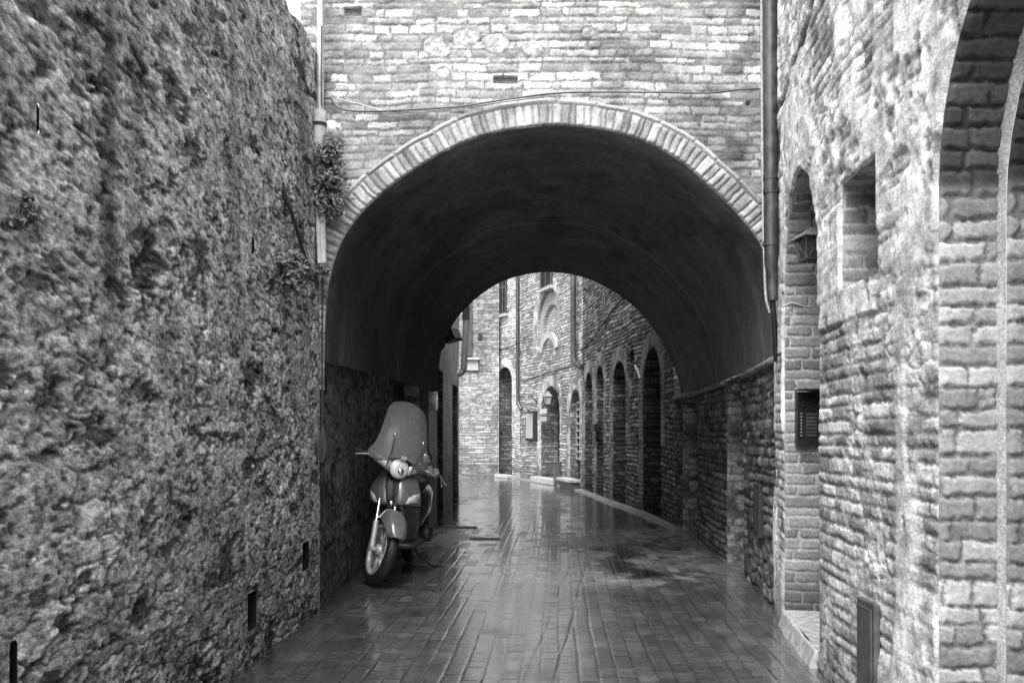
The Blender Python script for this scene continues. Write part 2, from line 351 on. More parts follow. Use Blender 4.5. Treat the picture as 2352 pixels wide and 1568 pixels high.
# ------------------------------------------------------------------ ground
def xr(Y): return np.interp(Y, RP.p[:, 1], RP.p[:, 0])
def xl(Y): return np.interp(Y, list(LP.p[:, 1]) + [18.3, 19, 31], list(LP.p[:, 0]) + [-1.2, -9, -9])
def build_ground():
    ys = steps(-2.5, 31, lambda y: 0.03 if y < 3.8 else 0.008 * max(1, (y / 5.0)) ** 1.35)
    us = np.linspace(0, 1, 680); U, Y = np.meshgrid(us, ys)
    a = xl(Y) - 0.6; a = np.where(Y > 18.0, np.minimum(a, -1.8 - (Y - 18) * 3), a); a = np.maximum(a, -7); b = xr(Y) + 0.6; X = a + U * (b - a)
    # slabs laid in rows that follow the street
    cxn = (xl(np.minimum(Y, 17.9)) + xr(Y)) / 2; q = X - 0.055 * Y + 0.01 * fbm(X * 0.8, Y * 0.8, 2, 2)
    row, c, d = cells(q / 0.112 + 40, 0 * q, 5, 0.06); L = 0.21
    k, e, f = cells(Y / L + 0.5 * (row % 2) + 0.5 * hsh(row, 0, 3), row, 8, 0.3)
    ed = np.minimum(np.minimum(c, d) * 0.112, np.minimum(e, f) * L) - 0.004 + 0.003 * fbm(X * 30, Y * 30, 3, 2)
    pr = sst(0, 0.009, ed); r1 = hsh(row, k, 11); r2 = hsh(row, k, 12); r3 = hsh(row, k, 13)
    H = pr * 0.0013 + 0.0012 * (r1 - 0.5) + (c - 0.5) * 0.0010 * (r2 - 0.5) + (e - 0.5) * 0.0014 * (r3 - 0.5) + 0.004 * fbm(X * 0.9, Y * 0.6, 21, 3)
    # middle gutter: a pair of narrow channels running down the street
    g0 = 0.155 + (Y - 4.8) * 0.128
    g = X - np.where(Y < 11.3, g0, 99) + 0.01 * fbm(Y * 1.5, Y * 0, 4, 2)
    for o_ in (-0.085, 0.085): 
        gg = np.exp(-((g - o_) / 0.010) ** 2) * sst(0.2, 0.4, vnoise(Y * 1.3, Y * 0 + o_, 31)); H -= 0.002 * gg; pr = pr * (1 - gg)
    band = (np.abs(g) < 0.085); 
    wetn = fbm(X * 1.1, Y * 0.55, 61, 4); wet = 0.80 + 0.5 * wetn + 0.55 * (r3 - 0.5) + 0.35 * fbm(X * 5, Y * 22, 63, 3)
    tone = (0.062 + 0.03 * r1 + 0.012 * r2) * (0.66 + 0.34 * pr) * (1 + 0.5 * fbm(X * 1.7, Y * 0.8, 71, 4) + 0.4 * fbm(X * 9, Y * 16, 72, 4))
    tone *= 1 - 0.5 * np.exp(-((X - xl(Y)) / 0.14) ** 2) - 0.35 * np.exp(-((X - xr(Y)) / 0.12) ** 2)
    # water that has run and pooled in the passage
    damp = sst(-0.05, 0.42, fbm(X * 3.0 + 0.5 * Y, Y * 2.2, 91, 5) + 0.1) * np.exp(-((X - 1.25) / 0.75) ** 2 - ((Y - 9.3) / 1.3) ** 2)
    tone *= 1 - 0.8 * np.clip(damp * 1.5, 0, 1); wet = wet + 0.1 * damp
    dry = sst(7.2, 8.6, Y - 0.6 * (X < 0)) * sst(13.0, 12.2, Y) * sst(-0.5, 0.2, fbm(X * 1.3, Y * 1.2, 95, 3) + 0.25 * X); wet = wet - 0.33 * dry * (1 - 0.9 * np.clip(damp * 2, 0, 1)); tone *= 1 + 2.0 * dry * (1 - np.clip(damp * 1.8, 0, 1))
    wet = np.clip(wet + 0.06 * sst(12.5, 14, Y), 0, 1.0)
    H *= (1 - 0.6 * sst(11.5, 15, Y))
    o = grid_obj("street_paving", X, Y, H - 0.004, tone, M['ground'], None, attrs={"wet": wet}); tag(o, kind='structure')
    mb = MB(); mb.add([(-150, -150, -0.06), (150, -150, -0.06), (150, 150, -0.06), (-150, 150, -0.06)], [(0, 1, 2, 3)])
    tag(mb.build("ground", mat("earth", 0.12, 0.9, 0, 3, 0.3)), kind='structure')
build_ground()

# ------------------------------------------------------------------ masonry patterns: return displacement (m) and albedo
def pat_left(S, Z, D, A):
    Q = S * 0.42                                                        # weathering has run along the courses: longer than high
    f1, f2, cid = worley(S / 0.30 + 0.5 * fbm(S * 5, Z * 6, 2, 3), Z / 0.11 + 0.5 * fbm(S * 5 + 9, Z * 6, 4, 3), 11); st = sst(0.02, 0.16, f2 - f1)
    n = fbm(Q * 8, Z * 7, 5, 5); big = fbm(S * 1.4, Z * 1.1, 8, 4); fine = fbm(Q * 80, Z * 70, 33, 4); mid = fbm(Q * 24, Z * 21, 37, 5)
    expo = sst(0.0, 0.3, big + 0.5 * sst(1.2, 0.2, Z) + 0.6 * np.exp(-((S - LP.sy(6.0)) / 0.6) ** 2) * sst(3.2, 2.6, Z) - 0.2)         # where the render has gone
    def pits(fq, fz, a, b, sd, o=4): return sst(a, b, fbm(Q * fq + 0.4 * mid, Z * fz + 0.4 * mid, sd, o))
    pit = pits(6.5, 5.0, 0.30, 0.44, 27, 5) ; pit2 = pits(17, 13, 0.30, 0.42, 29); pit3 = pits(48, 38, 0.30, 0.42, 30, 3)
    H = 0.008 * big + 0.004 * n + 0.003 * fine + 0.003 * mid - expo * 0.010 * (1 - st) + expo * 0.006 * (cid - 0.5) - 0.022 * pit * (0.7 + fine) - 0.014 * pit2 - 0.007 * pit3
    H = H * 0.68
    T = 0.36 + 0.13 * n + 0.13 * (cid - 0.5) * expo
    T *= 1 + 0.55 * mid + 0.9 * fine
    T += 0.22 * sst(0.2, 0.5, fbm(Q * 30, Z * 26, 34, 4)) * sst(-0.3, 0.2, big)
    T *= (1 - 0.6 * pit) * (1 - 0.6 * pit2) * (1 - 0.6 * pit3) * (1 - 0.4 * expo * (1 - st))
    T *= 1 - 0.35 * sst(1.4, 0.1, Z + 0.4 * big)                                                 # damp, mossy foot
    streak = np.exp(-((S - LP.sy(3.45) + 0.03 * fbm(Z * 2, Z * 0, 41, 3)) / 0.075) ** 2) * sst(1.7, 2.1, Z)
    T *= 1 - 0.62 * streak
    T *= 1 - 0.35 * sst(0.05, 0.45, fbm(S * 4.2, Z * 0.6, 43, 4)) * sst(1.6, 3.0, Z)
    return H, np.clip(T, 0.010, 0.8)
def pat_front(S, Z, D, A):
    """front wall above the passage: S is the world X plus 10"""
    X = S - 10
    p, r1, r2, e = bricks(X + 0.35 * 0, Z + 0.0, 5, 0.064, 0.22, 0.013, 0.05, 0.007, 0.010)
    H = p * (0.002 + 0.007 * r1) + 0.004 * fbm(X * 25, Z * 25, 51, 3) + 0.01 * fbm(X * 1.5, Z * 1.5, 52, 3)
    T = np.where(e > 0.002, 0.27 + 0.25 * r2 ** 1.3, 0.25)
    T = T * (1 + 0.4 * fbm(X * 12, Z * 18, 53, 4))
    er = sst(-0.05, 0.4, fbm(X * 2.2, Z * 2.6, 55, 4)); H = H * (1 - 0.7 * er) + 0.008 * er; T = T * (1 - 0.5 * er) + 0.5 * er * (0.28 + 0.12 * fbm(X * 20, Z * 20, 56, 3))
    for (sx, sz, rx, rz) in [(-0.62, 4.52, .13, .095), (-.37, 4.57, .10, .07), (-.13, 4.53, .11, .075), (0.17, 4.47, .095, .06), (-.55, 4.30, .05, .035), (.62, 4.62, .08, .05)]:
        dd = np.hypot((X - sx) / rx, (Z - sz) / rz) + 0.45 * fbm(X * 11, Z * 11, 57, 4); k = sst(1.05, 0.85, dd); rim = sst(1.25, 1.05, dd) - k
        H = H * (1 - k) + k * (0.008 - 0.006 * dd * dd + 0.008 * fbm(X * 30, Z * 30, 58, 3)); T = T * (1 - k) + k * (0.38 + 0.22 * fbm(X * 25, Z * 25, 59, 4)); T *= 1 - 0.25 * rim
    for (sx, sz, rx, rz) in [(-1.28, 4.79, .07, .035), (-.05, 4.24, .10, .027), (1.9, 4.05, .02, .02)]:                      # putlog holes
        k = ((np.abs(X - sx) < rx) & (np.abs(Z - sz) < rz)); H = np.where(k, -0.03, H); T = np.where(k, 0.2, T)
    stain = sst(-0.1, 0.5, fbm(X * 1.2 + 3, Z * 1.6, 61, 4)) * 0.35; T *= 1 - stain
    T *= 1 - 0.3 * np.exp(-((X - 1.85) / 0.15) ** 2) * sst(0.0, 0.4, fbm(X * 4, Z * 3, 62, 3) + 0.2)
    # voussoirs on edge, then one flat course as a hood
    D = D + 0.022 * fbm(A * 2.5, A * 0, 64, 3); rad = (D < 0.172) & (Z > 2.2)
    k_, c, d = cells(A / 0.058 + 0.25 * fbm(A * 3, D * 8, 65, 2), 0 * A, 66, 0.26); ee = np.minimum(np.minimum(c, d) * 0.062, np.minimum(D + 0.004, 0.172 - D)) - 0.004 + 0.002 * fbm(X * 40, Z * 40, 67, 2)
    pv = sst(0, 0.010, ee); rv = hsh(k_, 0, 68); hv = 0.012 + pv * (0.008 + 0.008 * rv); tv = (0.23 + 0.10 * pv + 0.17 * (rv - 0.4)) * (1 + 0.4 * fbm(X * 14, Z * 14, 69, 4))
    H = np.where(rad, hv, H); T = np.where(rad, tv, T)
    hood = (D >= 0.172) & (D < 0.215) & (Z > 2.2)
    k2, c2, d2 = cells(A / 0.25, 0 * A, 71, 0.3); e2 = np.minimum(np.minimum(c2, d2) * 0.25, np.minimum(D - 0.172, 0.215 - D)) - 0.004
    ph = sst(0, 0.01, e2); H = np.where(hood, 0.010 + 0.014 * ph, H); T = np.where(hood, 0.26 + 0.14 * ph + 0.12 * (hsh(k2, 0, 72) - 0.5), T)
    return H, np.clip(T, 0.03, 0.7)
def pat_right(S, Z, D, A):
    Y = np.interp(S, RP.s, RP.p[:, 1])
    p, r1, r2, e = bricks(S, Z, 15, 0.074, 0.25, 0.014, 0.03, 0.008, 0.010)
    f1, f2, cid = worley(S / 0.24 + 0.4 * fbm(S * 6, Z * 6, 13, 2), Z / 0.10, 17); st = sst(0.02, 0.13, f2 - f1)
    big = fbm(S * 1.3, Z * 0.9, 18, 4)
    rub = sst(0.0, 0.3, fbm(S * 1.6 + 7, Z * 1.0, 20, 3) + 0.25 * sst(1.0, 0.2, Z))
    Hb = p * (0.005 + 0.007 * r1); Hs = st * (0.002 + 0.010 * cid) + 0.008 * fbm(S * 22, Z * 22, 23, 3)
    H = Hb * (1 - rub) + Hs * rub + 0.012 * big + 0.004 * fbm(S * 30, Z * 30, 24, 3)
    T = np.where(e > 0.002, 0.24 + 0.34 * r2, 0.30) * (1 - rub) + rub * (0.40 + 0.22 * cid - 0.14 * (1 - st))
    strip = np.exp(-((Y - 3.80) / 0.12) ** 4) ; arch = (D < 0.34) & (Z > 2.0)
    pl = np.clip(sst(-0.02, 0.25, big + 0.5 * sst(2.3, 3.2, Z) - 0.05) + strip + 0.85 * np.where(arch, sst(0.34, 0.22, D), 0), 0, 1)
    brk = sst(0.1, 0.35, fbm(S * 5, Z * 4, 26, 4)) * 0.8; pl = pl * (1 - brk)
    smooth = 0.022 + 0.006 * fbm(S * 6, Z * 1.4, 28, 4) + 0.003 * fbm(S * 30, Z * 12, 29, 3)
    H = H * (1 - 0.88 * pl) + pl * smooth
    T = T * (1 - pl) + pl * (0.54 + 0.2 * fbm(S * 9, Z * 2, 30, 5))
    T *= 1 + 0.5 * fbm(S * 11, Z * 18, 31, 5)
    pits = sst(0.26, 0.5, fbm(S * 17, Z * 10, 39, 5)) * sst(-0.2, 0.3, fbm(S * 2, Z * 2, 38, 3)); H -= 0.009 * pits; T *= 1 - 0.4 * pits
    # crack running down beside the downpipe
    zc_ = 4.06 - 0.13 * (Y - 5.2) + 0.05 * fbm(Y * 6, Y * 0, 32, 4); ck = np.exp(-((Z - zc_) / (0.018 + 0.03 * vnoise(Y * 9, Y * 0, 34))) ** 2) * sst(4.5, 4.9, Y)
    H -= 0.06 * ck; T *= 1 - 0.75 * ck
    T *= 1 - 0.35 * sst(0.5, 0.0, Z + 0.2 * big)
    return H, np.clip(T, 0.03, 0.78)
def pat_jamb(S, Z, D, A):
    p, r1, r2, e = bricks(S, Z, 35, 0.078, 0.25, 0.013, 0.012, 0.007, 0.007)
    H = p * (0.008 + 0.008 * r1) + 0.003 * fbm(S * 30, Z * 30, 36, 3)
    T = np.where(e > 0.0, 0.21 + 0.17 * r2, 0.42) * (1 + 0.2 * fbm(S * 14, Z * 14, 37, 4)) * (1 - 0.4 * sst(0.55, 0.1, Z))
    
    return H, np.clip(T, 0.03, 0.6)
def pat_niche(S, Z, D, A):
    p, r1, r2, e = bricks(S, Z, 45, 0.088, 0.27, 0.012, 0.012, 0.009, 0.012)
    H = p * (0.014 + 0.010 * r1) + 0.005 * fbm(S * 16, Z * 16, 46, 4)
    T = np.where(e > 0.0, 0.25 + 0.20 * r2, 0.22) * (1 + 0.3 * fbm(S * 8, Z * 8, 47, 4))
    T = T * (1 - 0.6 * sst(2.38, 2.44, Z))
    return H, np.clip(T, 0.02, 0.6)
def pat_tunnel(S, Z, D, A):
    p, r1, r2, e = bricks(S, Z, 75, 0.08, 0.22, 0.016, 0.03, 0.011, 0.012)
    f1, f2, cid = worley(S / 0.2, Z / 0.13, 77); st = sst(0.04, 0.3, f2 - f1)
    Y = np.interp(S, RP.s, RP.p[:, 1]); rub = np.clip(sst(0.9, 0.3, Z) * sst(9.5, 8.0, Y) + sst(0.1, 0.5, fbm(S, Z, 78, 3)) * 0.6, 0, 1)
    H = (p * (0.008 + 0.022 * r1)) * (1 - rub) + rub * st * (0.008 + 0.022 * cid) + 0.012 * fbm(S * 2, Z * 2, 79, 3) + 0.004 * fbm(S * 28, Z * 28, 80, 3)
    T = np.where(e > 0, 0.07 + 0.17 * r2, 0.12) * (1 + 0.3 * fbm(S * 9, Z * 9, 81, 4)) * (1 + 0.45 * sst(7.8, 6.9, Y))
    return H, np.clip(T, 0.02, 0.4)
def pat_tunnel_left(S, Z, D, A):
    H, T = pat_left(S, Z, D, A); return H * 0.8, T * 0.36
def mk_far(seed, lo, hi, ringw=0.3, plaster=0.0, rubble=0.0, L=0.25):
    def f(S, Z, D, A):
        p, r1, r2, e = bricks(S, Z, seed, 0.078, L, 0.020, 0.05, 0.02, 0.008)
        H = p * (0.008 + 0.024 * r1) + 0.02 * fbm(S * 1.5, Z * 1.5, seed + 1, 3)
        T = np.where(e > 0.003, lo + (hi - lo) * r2 ** 1.3, lo * 0.75)
        if rubble:
            f1, f2, cid = worley(S / 0.24, Z / 0.12, seed + 2); st = sst(0.03, 0.3, f2 - f1); k = rubble * sst(-0.35, 0.1, fbm(S * 0.8, Z * 0.8, seed + 3, 3))
            H = H * (1 - k) + k * st * (0.01 + 0.03 * cid); T = T * (1 - k) + k * (lo * 0.8 + (hi - lo) * cid) * (0.6 + 0.4 * st)
        ring = (D < ringw) & (A > 1.2)
        k_, c, d = cells(A / 0.075, 0 * A, seed + 5, 0.1); rv = hsh(k_, 0, seed + 6)
        T = np.where(ring, (lo + hi) * 0.5 * (0.9 + 0.3 * rv), T); H = np.where(ring, 0.016 - 0.01 * (np.minimum(c, d) < 0.12), H); T = T * (1 - 0.35 * ring * (fbm(S * 4, Z * 4, seed + 7, 3) > 0.1))
        if plaster:
            k = plaster * sst(0.0, 0.3, fbm(S * 1.1, Z * 0.9, seed + 8, 4)); T = T * (1 - k) + k * hi * 1.05; H = H * (1 - k) + 0.02 * k
        T = T * (1 + 0.3 * fbm(S * 2.2, Z * 1.4, seed + 9, 4) + 0.15 * fbm(S * 12, Z * 12, seed + 10, 3)) * (1 - 0.3 * sst(0.9, 0.0, Z))
        return H, np.clip(T, 0.02, 0.75)
    return f

# ------------------------------------------------------------------ left retaining wall
lw = empty("stone_wall", (-1.66, 2, 0), "tall rough rubble retaining wall with pitted render and dark weep slots, left side", "wall")
def slot(path, px0, px1, py0, py1):
    s0, s1 = sorted((path.spx(px0), path.spx(px1))); Yc = float(np.interp((s0 + s1) / 2, path.s, path.p[:, 1]))
    return dict(poly=arch_poly(s0, s1, CH + (HY - py1) / FPX * Yc, CH + (HY - py0) / FPX * Yc, 'rect'), ring=False)
slots = [slot(LP, 695, 710, 1244, 1309), slot(LP, 569, 589, 1359, 1444), slot(LP, 22, 40, 1470, 1600), slot(LP, 84, 90, 235, 310), slot(LP, 578, 584, 545, 585)]
def lw_top(S):
    Y = np.interp(S, LP.s, LP.p[:, 1]); return 4.39 + 0.06 * fbm(Y * 3, Y * 0, 3, 4)
wall("masonry", LP, LP.sy(-2.4), LP.sy(YA - 0.02), -0.03, 4.4, lambda s: 0.011 if s > LP.sy(2.3) else 0.04, 0.0065, pat_left, M['left'], lw, slots, ztop=lw_top, thick=0.6)
for s_ in slots:
    c = s_['poly']; s0, s1, z0, z1 = c[:, 0].min(), c[:, 0].max(), c[:, 1].min(), c[:, 1].max(); loop = np.vstack([c, c[:1]])
    reveal("weep_slot", LP, loop, 0.30, M['left'], lw, lambda S, Z, D, A: (0 * S, 0.012 + 0 * S), 0.03)  # near-black reveal colour stands in for the dark of a deeper slot
    MB().add([LP.v(float(u), float(v), -0.29) for u, v in c], [(0, 1, 2, 3)]).build("slot_back", M['wood'], lw)

# ------------------------------------------------------------------ building that bridges the street
br = empty("archway_building", (0.3, YA, 0), "pale brick building bridging the street over a wide round-arched passage", "building")
NEAR = [(745, 830), (748, 720), (758, 640), (775, 580), (800, 530), (850, 470), (930, 405), (1030, 345), (1100, 317), (1180, 298), (1310, 290), (1450, 315), (1560, 370), (1640, 440), (1700, 500), (1752, 573), (1778, 680), (1790, 828)]
FAR = [(1006, 900), (1008, 850), (1012, 815), (1020, 785), (1036, 752), (1060, 718), (1100, 680), (1150, 648), (1200, 632), (1265, 625), (1350, 640), (1440, 690), (1500, 755), (1540, 825), (1558, 870), (1566, 910)]
def sec(pts, Y, n=70):
    p = spline([((x - CX) / FPX * Y, CH + (HY - y) / FPX * Y) for x, y in pts], 8)
    d = np.concatenate([[0], np.cumsum(np.hypot(*np.diff(p, axis=0).T))]); t = np.linspace(0, d[-1], n)
    return np.stack([np.interp(t, d, p[:, 0]), np.interp(t, d, p[:, 1])], -1)
SN, SF = sec(NEAR, YA), sec(FAR, YB)
class Flat:                                                      # frontal wall frame: S = X + 10, normal towards the camera
    side = -1
    def __init__(s, y, sgn=1): s.y = y; s.g = sgn
    def pos(s, S, Z, H): return S - 10, s.y - s.g * H + 0 * S, Z
FW = Flat(YA)
poly = np.vstack([[(SN[0, 0] + 10, 0.0)], SN + [10, 0], [(SN[-1, 0] + 10, 0.0)]])
def front_pat(S, Z, D, A): return pat_front(S, Z, D, A)
def flip_obj(o):
    o.data.flip_normals(); return o
wall("facade", FW, 10 - 1.70, 10 + 2.6, 1.75, 5.3, lambda s: 0.0085, 0.0085, front_pat, M['front'], br, [dict(poly=poly)], thick=0.2)
mbx = MB(); mbx.box((0.45, (YA + YB) / 2 + 0.1, 6.65), (4.26, YB - YA - 0.05, 2.9)); mbx.box((0.45, YA + 0.35, 4.55), (4.2, 0.3, 1.3)); mbx.build("upper_storey", M['stone'], br)
# vault: a ruled surface from the near arch to the far one, settled and uneven
def build_vault():
    n = 150; ts = np.linspace(0, 1, 130); si = np.linspace(0, 69, n)
    a = np.stack([np.interp(si, range(70), SN[:, 0]), np.interp(si, range(70), SN[:, 1])], -1); b = np.stack([np.interp(si, range(70), SF[:, 0]), np.interp(si, range(70), SF[:, 1])], -1)
    t = ts[:, None]; X = a[:, 0] * (1 - t) + b[:, 0] * t; Z = a[:, 1] * (1 - t) + b[:, 1] * t; Y = YA + (YB - YA) * t + 0 * X
    cx, cz = X.mean(), 2.2; dx = X - cx; dz = Z - cz; l = np.hypot(dx, dz); ang = np.arctan2(dz, dx); ang = np.where(ang < -1.5, ang + 2 * math.pi, ang) * 2
    bump = 0.03 * fbm(ang * 1.5, Y * 0.8, 3, 4) + 0.035 * sst(2.75, 3.1, Y - YA + 0.15 * fbm(ang * 2, Y * 0, 6, 2)) - 0.02 * sst(0.45, 0.5, Y - YA)
    bump *= sst(0, 0.3, Y - YA) * sst(0, 0.4, YB - Y)
    X = X + dx / l * bump; Z = Z + dz / l * bump
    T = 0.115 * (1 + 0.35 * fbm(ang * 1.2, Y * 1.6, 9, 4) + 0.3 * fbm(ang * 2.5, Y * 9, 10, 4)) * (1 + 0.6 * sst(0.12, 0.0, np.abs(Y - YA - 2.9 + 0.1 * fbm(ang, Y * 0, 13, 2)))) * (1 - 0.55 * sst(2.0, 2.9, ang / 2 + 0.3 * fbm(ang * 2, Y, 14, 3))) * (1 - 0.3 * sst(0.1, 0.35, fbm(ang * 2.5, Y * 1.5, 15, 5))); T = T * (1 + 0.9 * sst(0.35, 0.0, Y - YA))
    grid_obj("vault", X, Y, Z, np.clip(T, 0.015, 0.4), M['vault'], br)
build_vault()
# side walls of the passage
rt0, rt1 = RP.sy(YA), RP.sy(YB)
niche = dict(poly=arch_poly(RP.sy(8.44), RP.sy(9.35), -0.03, 1.95))
nic2 = dict(poly=arch_poly(RP.sy(11.3), RP.sy(12.3), -0.03, 1.9, 'round', 0.15))
sw = dict(ds=lambda s: 0.016, dz=0.013)
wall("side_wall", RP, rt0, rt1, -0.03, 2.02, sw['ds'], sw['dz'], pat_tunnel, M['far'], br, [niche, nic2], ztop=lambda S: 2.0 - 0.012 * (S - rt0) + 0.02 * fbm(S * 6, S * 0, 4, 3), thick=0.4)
reveal("niche", RP, niche['poly'], 0.35, M['far'], br, pat_tunnel)
reveal("niche", RP, nic2['poly'], 0.5, M['far'], br, pat_tunnel)
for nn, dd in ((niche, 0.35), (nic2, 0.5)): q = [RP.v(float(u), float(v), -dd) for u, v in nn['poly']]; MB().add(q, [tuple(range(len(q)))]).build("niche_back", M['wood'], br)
def ledge():                                                     # broken plaster lip where the vault springs
    ss = np.arange(rt0 - 0.02, rt1, 0.03); ss = ss[(ss < RP.sy(8.42)) | (ss > RP.sy(9.38))]
    for a, b in ((rt0 - 0.02, RP.sy(8.43)), (RP.sy(9.38), rt1 - 0.05)):
        s_ = np.arange(a, b, 0.025); rings = []
        for s in s_:
            z = 1.99 - 0.012 * (s - rt0); j = 0.012 * (vnoise(np.array(s * 22.0), np.array(0.0), 5) - 0.5); h = 0.05 + 0.03 * vnoise(np.array(s * 13.0), np.array(3.0), 6)
            rings.append([RP.v(s, z - 0.035 + float(j), -0.03), RP.v(s, z - 0.03 + float(j), float(h)), RP.v(s, z + 0.01, float(h) * 0.9), RP.v(s, z + 0.06, -0.03)])
        MB().loft(rings).build("springing_ledge", M['plate'] if False else M['springer'], br)
M['springer'] = mat("ledge_plaster", 0.2, 0.85, 0, 30, 0.4, 0.008)
ledge()
lt0, lt1 = LP.sy(YA - 0.02), LP.sy(YB)
ldoor = dict(poly=arch_poly(LP.sy(10.55), LP.sy(12.2), -0.03, 2.55, 'round', 0.7))
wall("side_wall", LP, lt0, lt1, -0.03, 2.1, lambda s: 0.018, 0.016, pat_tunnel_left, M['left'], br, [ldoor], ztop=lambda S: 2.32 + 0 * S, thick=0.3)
reveal("doorway", LP, ldoor['poly'], 0.3, M['far'], br, pat_tunnel)
def door(path, poly, depth, parent, m, planks=5, name="door", handle=True, lattice=False, louvre=False, frame=True):
    s0, s1 = poly[:, 0].min(), poly[:, 0].max(); z0 = max(poly[:, 1].min(), 0) ; zt = poly[:, 1].max(); loop = poly
    q = [path.v(float(u), float(v), -depth) for u, v in loop]; off = path.v(s0, 0, -depth - 0.05) - path.v(s0, 0, -depth)
    o = MB().prism(q, off).build(name, m, parent)
    wd = (s1 - s0) / planks; hs = sst(0, 1, np.array([0.0]))
    zs = zt - (s1 - s0) / 2
    for i in range(planks):
        mbp = MB(); local_box(path, s0 + wd * (i + 0.5), (z0 + zs) / 2, -depth + 0.012, wd - 0.02, zs - z0 - 0.04, 0.02, mbp); mbp.build("plank", m, o, bevel=0.004)
    if handle:
        mbp = MB(); mbp.lathe([(0.0, 0.05), (0.02, 0.045), (0.028, 0.03), (0.012, 0.0)], path.v(s0 + wd * 0.8, 1.05, -depth + 0.02), axis=tuple(path.v(s0, 0, 1) - path.v(s0, 0, 0)), n=12); mbp.build("handle", M['chrome'], o)
    return o
door(LP, ldoor['poly'], 0.22, br, M['wood'], 4)
# back face of the building, towards the far street
FB = Flat(YB, -1)
pf = np.vstack([[(SF[0, 0] + 10, 0.0)], SF + [10, 0], [(SF[-1, 0] + 10, 0.0)]])
flip_obj(wall("rear_facade", FB, 10 - 1.70, 10 + 2.6, 1.75, 5.3, lambda s: 0.03, 0.03, mk_far(301, 0.25, 0.45), M['far'], br, [dict(poly=pf)], thick=0.1))
# ------------------------------------------------------------------ near house on the right
nh = empty("plastered_house", (1.75, 3, 0), "pale stone and brick house front with flaking plaster and arched recesses, right side", "house")
def zpx(py, Y): return CH + (HY - py) / FPX * Y
dA = dict(poly=arch_poly(RP.sy(5.06), RP.sy(6.30), 0.10, zpx(398, 5.75), 'pointed', 0.78))
wn = dict(poly=arch_poly(RP.sy(4.12), RP.sy(4.62), 2.17, 2.74, 'rect'), ring=False)
bigA = dict(poly=arch_poly(RP.sy(1.70), RP.sy(3.52), -0.03, 3.36, 'round', 0.95))
wall("masonry", RP, RP.sy(-2.4), RP.sy(YA), -0.03, 5.4, lambda s: 0.010 if s > RP.sy(2.4) else 0.04, 0.009, pat_right, M['right'], nh, [dA, wn, bigA], thick=0.3)
mb = MB(); mb.box((2.9, 2.2, 6.4), (2.0, 9.2, 2.0)); mb.build("upper_storey", M['stone'], nh)
reveal("doorway", RP, dA['poly'], 0.55, M['front'], nh, pat_jamb, 0.007)
door(RP, dA['poly'], 0.50, nh, M['wood'], 5)
reveal("window_recess", RP, np.vstack([wn['poly'], wn['poly'][:1]]), 0.34, M['front'], nh, pat_jamb, 0.012)
q = [RP.v(float(u), float(v), -0.33) for u, v in wn['poly']]; MB().add(q, [(0, 1, 2, 3)]).build("window_back", M['wood'], nh)
# big arch with a double order
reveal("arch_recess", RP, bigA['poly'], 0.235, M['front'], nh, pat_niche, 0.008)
inn = arch_poly(RP.sy(1.80), RP.sy(3.52) - 0.075, -0.03, 3.22, 'round', 0.90)
wall("inner_order", Path([tuple(p - np.array([RP.at(np.array(s))[2], RP.at(np.array(s))[3]]) * 0.235) for s, p in [(s, np.array([float(RP.at(np.array(s))[0]), float(RP.at(np.array(s))[1])])) for s in np.linspace(RP.sy(1.3), RP.sy(3.9), 8)]], -1),
     RP.sy(1.68) - RP.sy(1.3), RP.sy(3.54) - RP.sy(1.3), -0.03, 3.4, lambda s: 0.012, 0.012, lambda S, Z, D, A: (0.006 * fbm(S * 20, Z * 12, 3, 3), 0.52 + 0.1 * fbm(S * 9, Z * 9, 5, 3)), M['right'], nh,
     [dict(poly=inn - [RP.sy(1.3), 0], ring=False)], thick=0.05)
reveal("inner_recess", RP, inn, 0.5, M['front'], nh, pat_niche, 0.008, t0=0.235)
door(RP, inn, 0.70, nh, M['wood'], 5, handle=False)
# ------------------------------------------------------------------ houses along the far street
def far_op(px0, px1, pyt, kind='round', z0=-0.03, rise=None):
    a, b = sorted((RP.spx(px0), RP.spx(px1))); Yc = float(np.interp((a + b) / 2, RP.s, RP.p[:, 1]))
    return dict(poly=arch_poly(a, b, z0, zpx(pyt, Yc), kind, rise))
oA = far_op(1477.5, 1519, 799); oC = far_op(1408, 1438, 830); oD = far_op(1370, 1387, 839); oE = far_op(1343.6, 1361.7, 856)
YBs = float(np.interp(RP.spx(1452), RP.s, RP.p[:, 1])); oB = far_op(1447.5, 1457, 801, 'round', zpx(872, YBs))
oF = far_op(1309, 1334, 893.6, 'round', 0.12); oG = far_op(1242.5, 1286, 887, 'round', 0.14); oH = far_op(1142.6, 1176, 843, 'round', 0.05)
S3, S2, S1, S0 = rt1, RP.spx(1338), RP.spx(1196), RP.spx(1134)
h3 = empty("brick_house", RP.v(S3 + 2, 0), "brown brick house with a row of tall dark arched doorways just beyond the passage", "house", "brick houses along the far street")
h2 = empty("brick_house", RP.v(S2 + 2, 0), "brick house with a blocked pointed arch above a lantern-lit arched doorway", "house", "brick houses along the far street")
h1 = empty("brick_house", RP.v(S1 + 0.6, 0), "pale brick house end with dark closed shutter and tall arched door, between downpipe and corner", "house", "brick houses along the far street")
wall("masonry", RP, S3, S2, -0.03, 8.0, lambda s: 0.022, 0.02, mk_far(101, 0.11, 0.32, 0.30), M['far'], h3, [oA, oB, oC, oD, oE], thick=0.4)
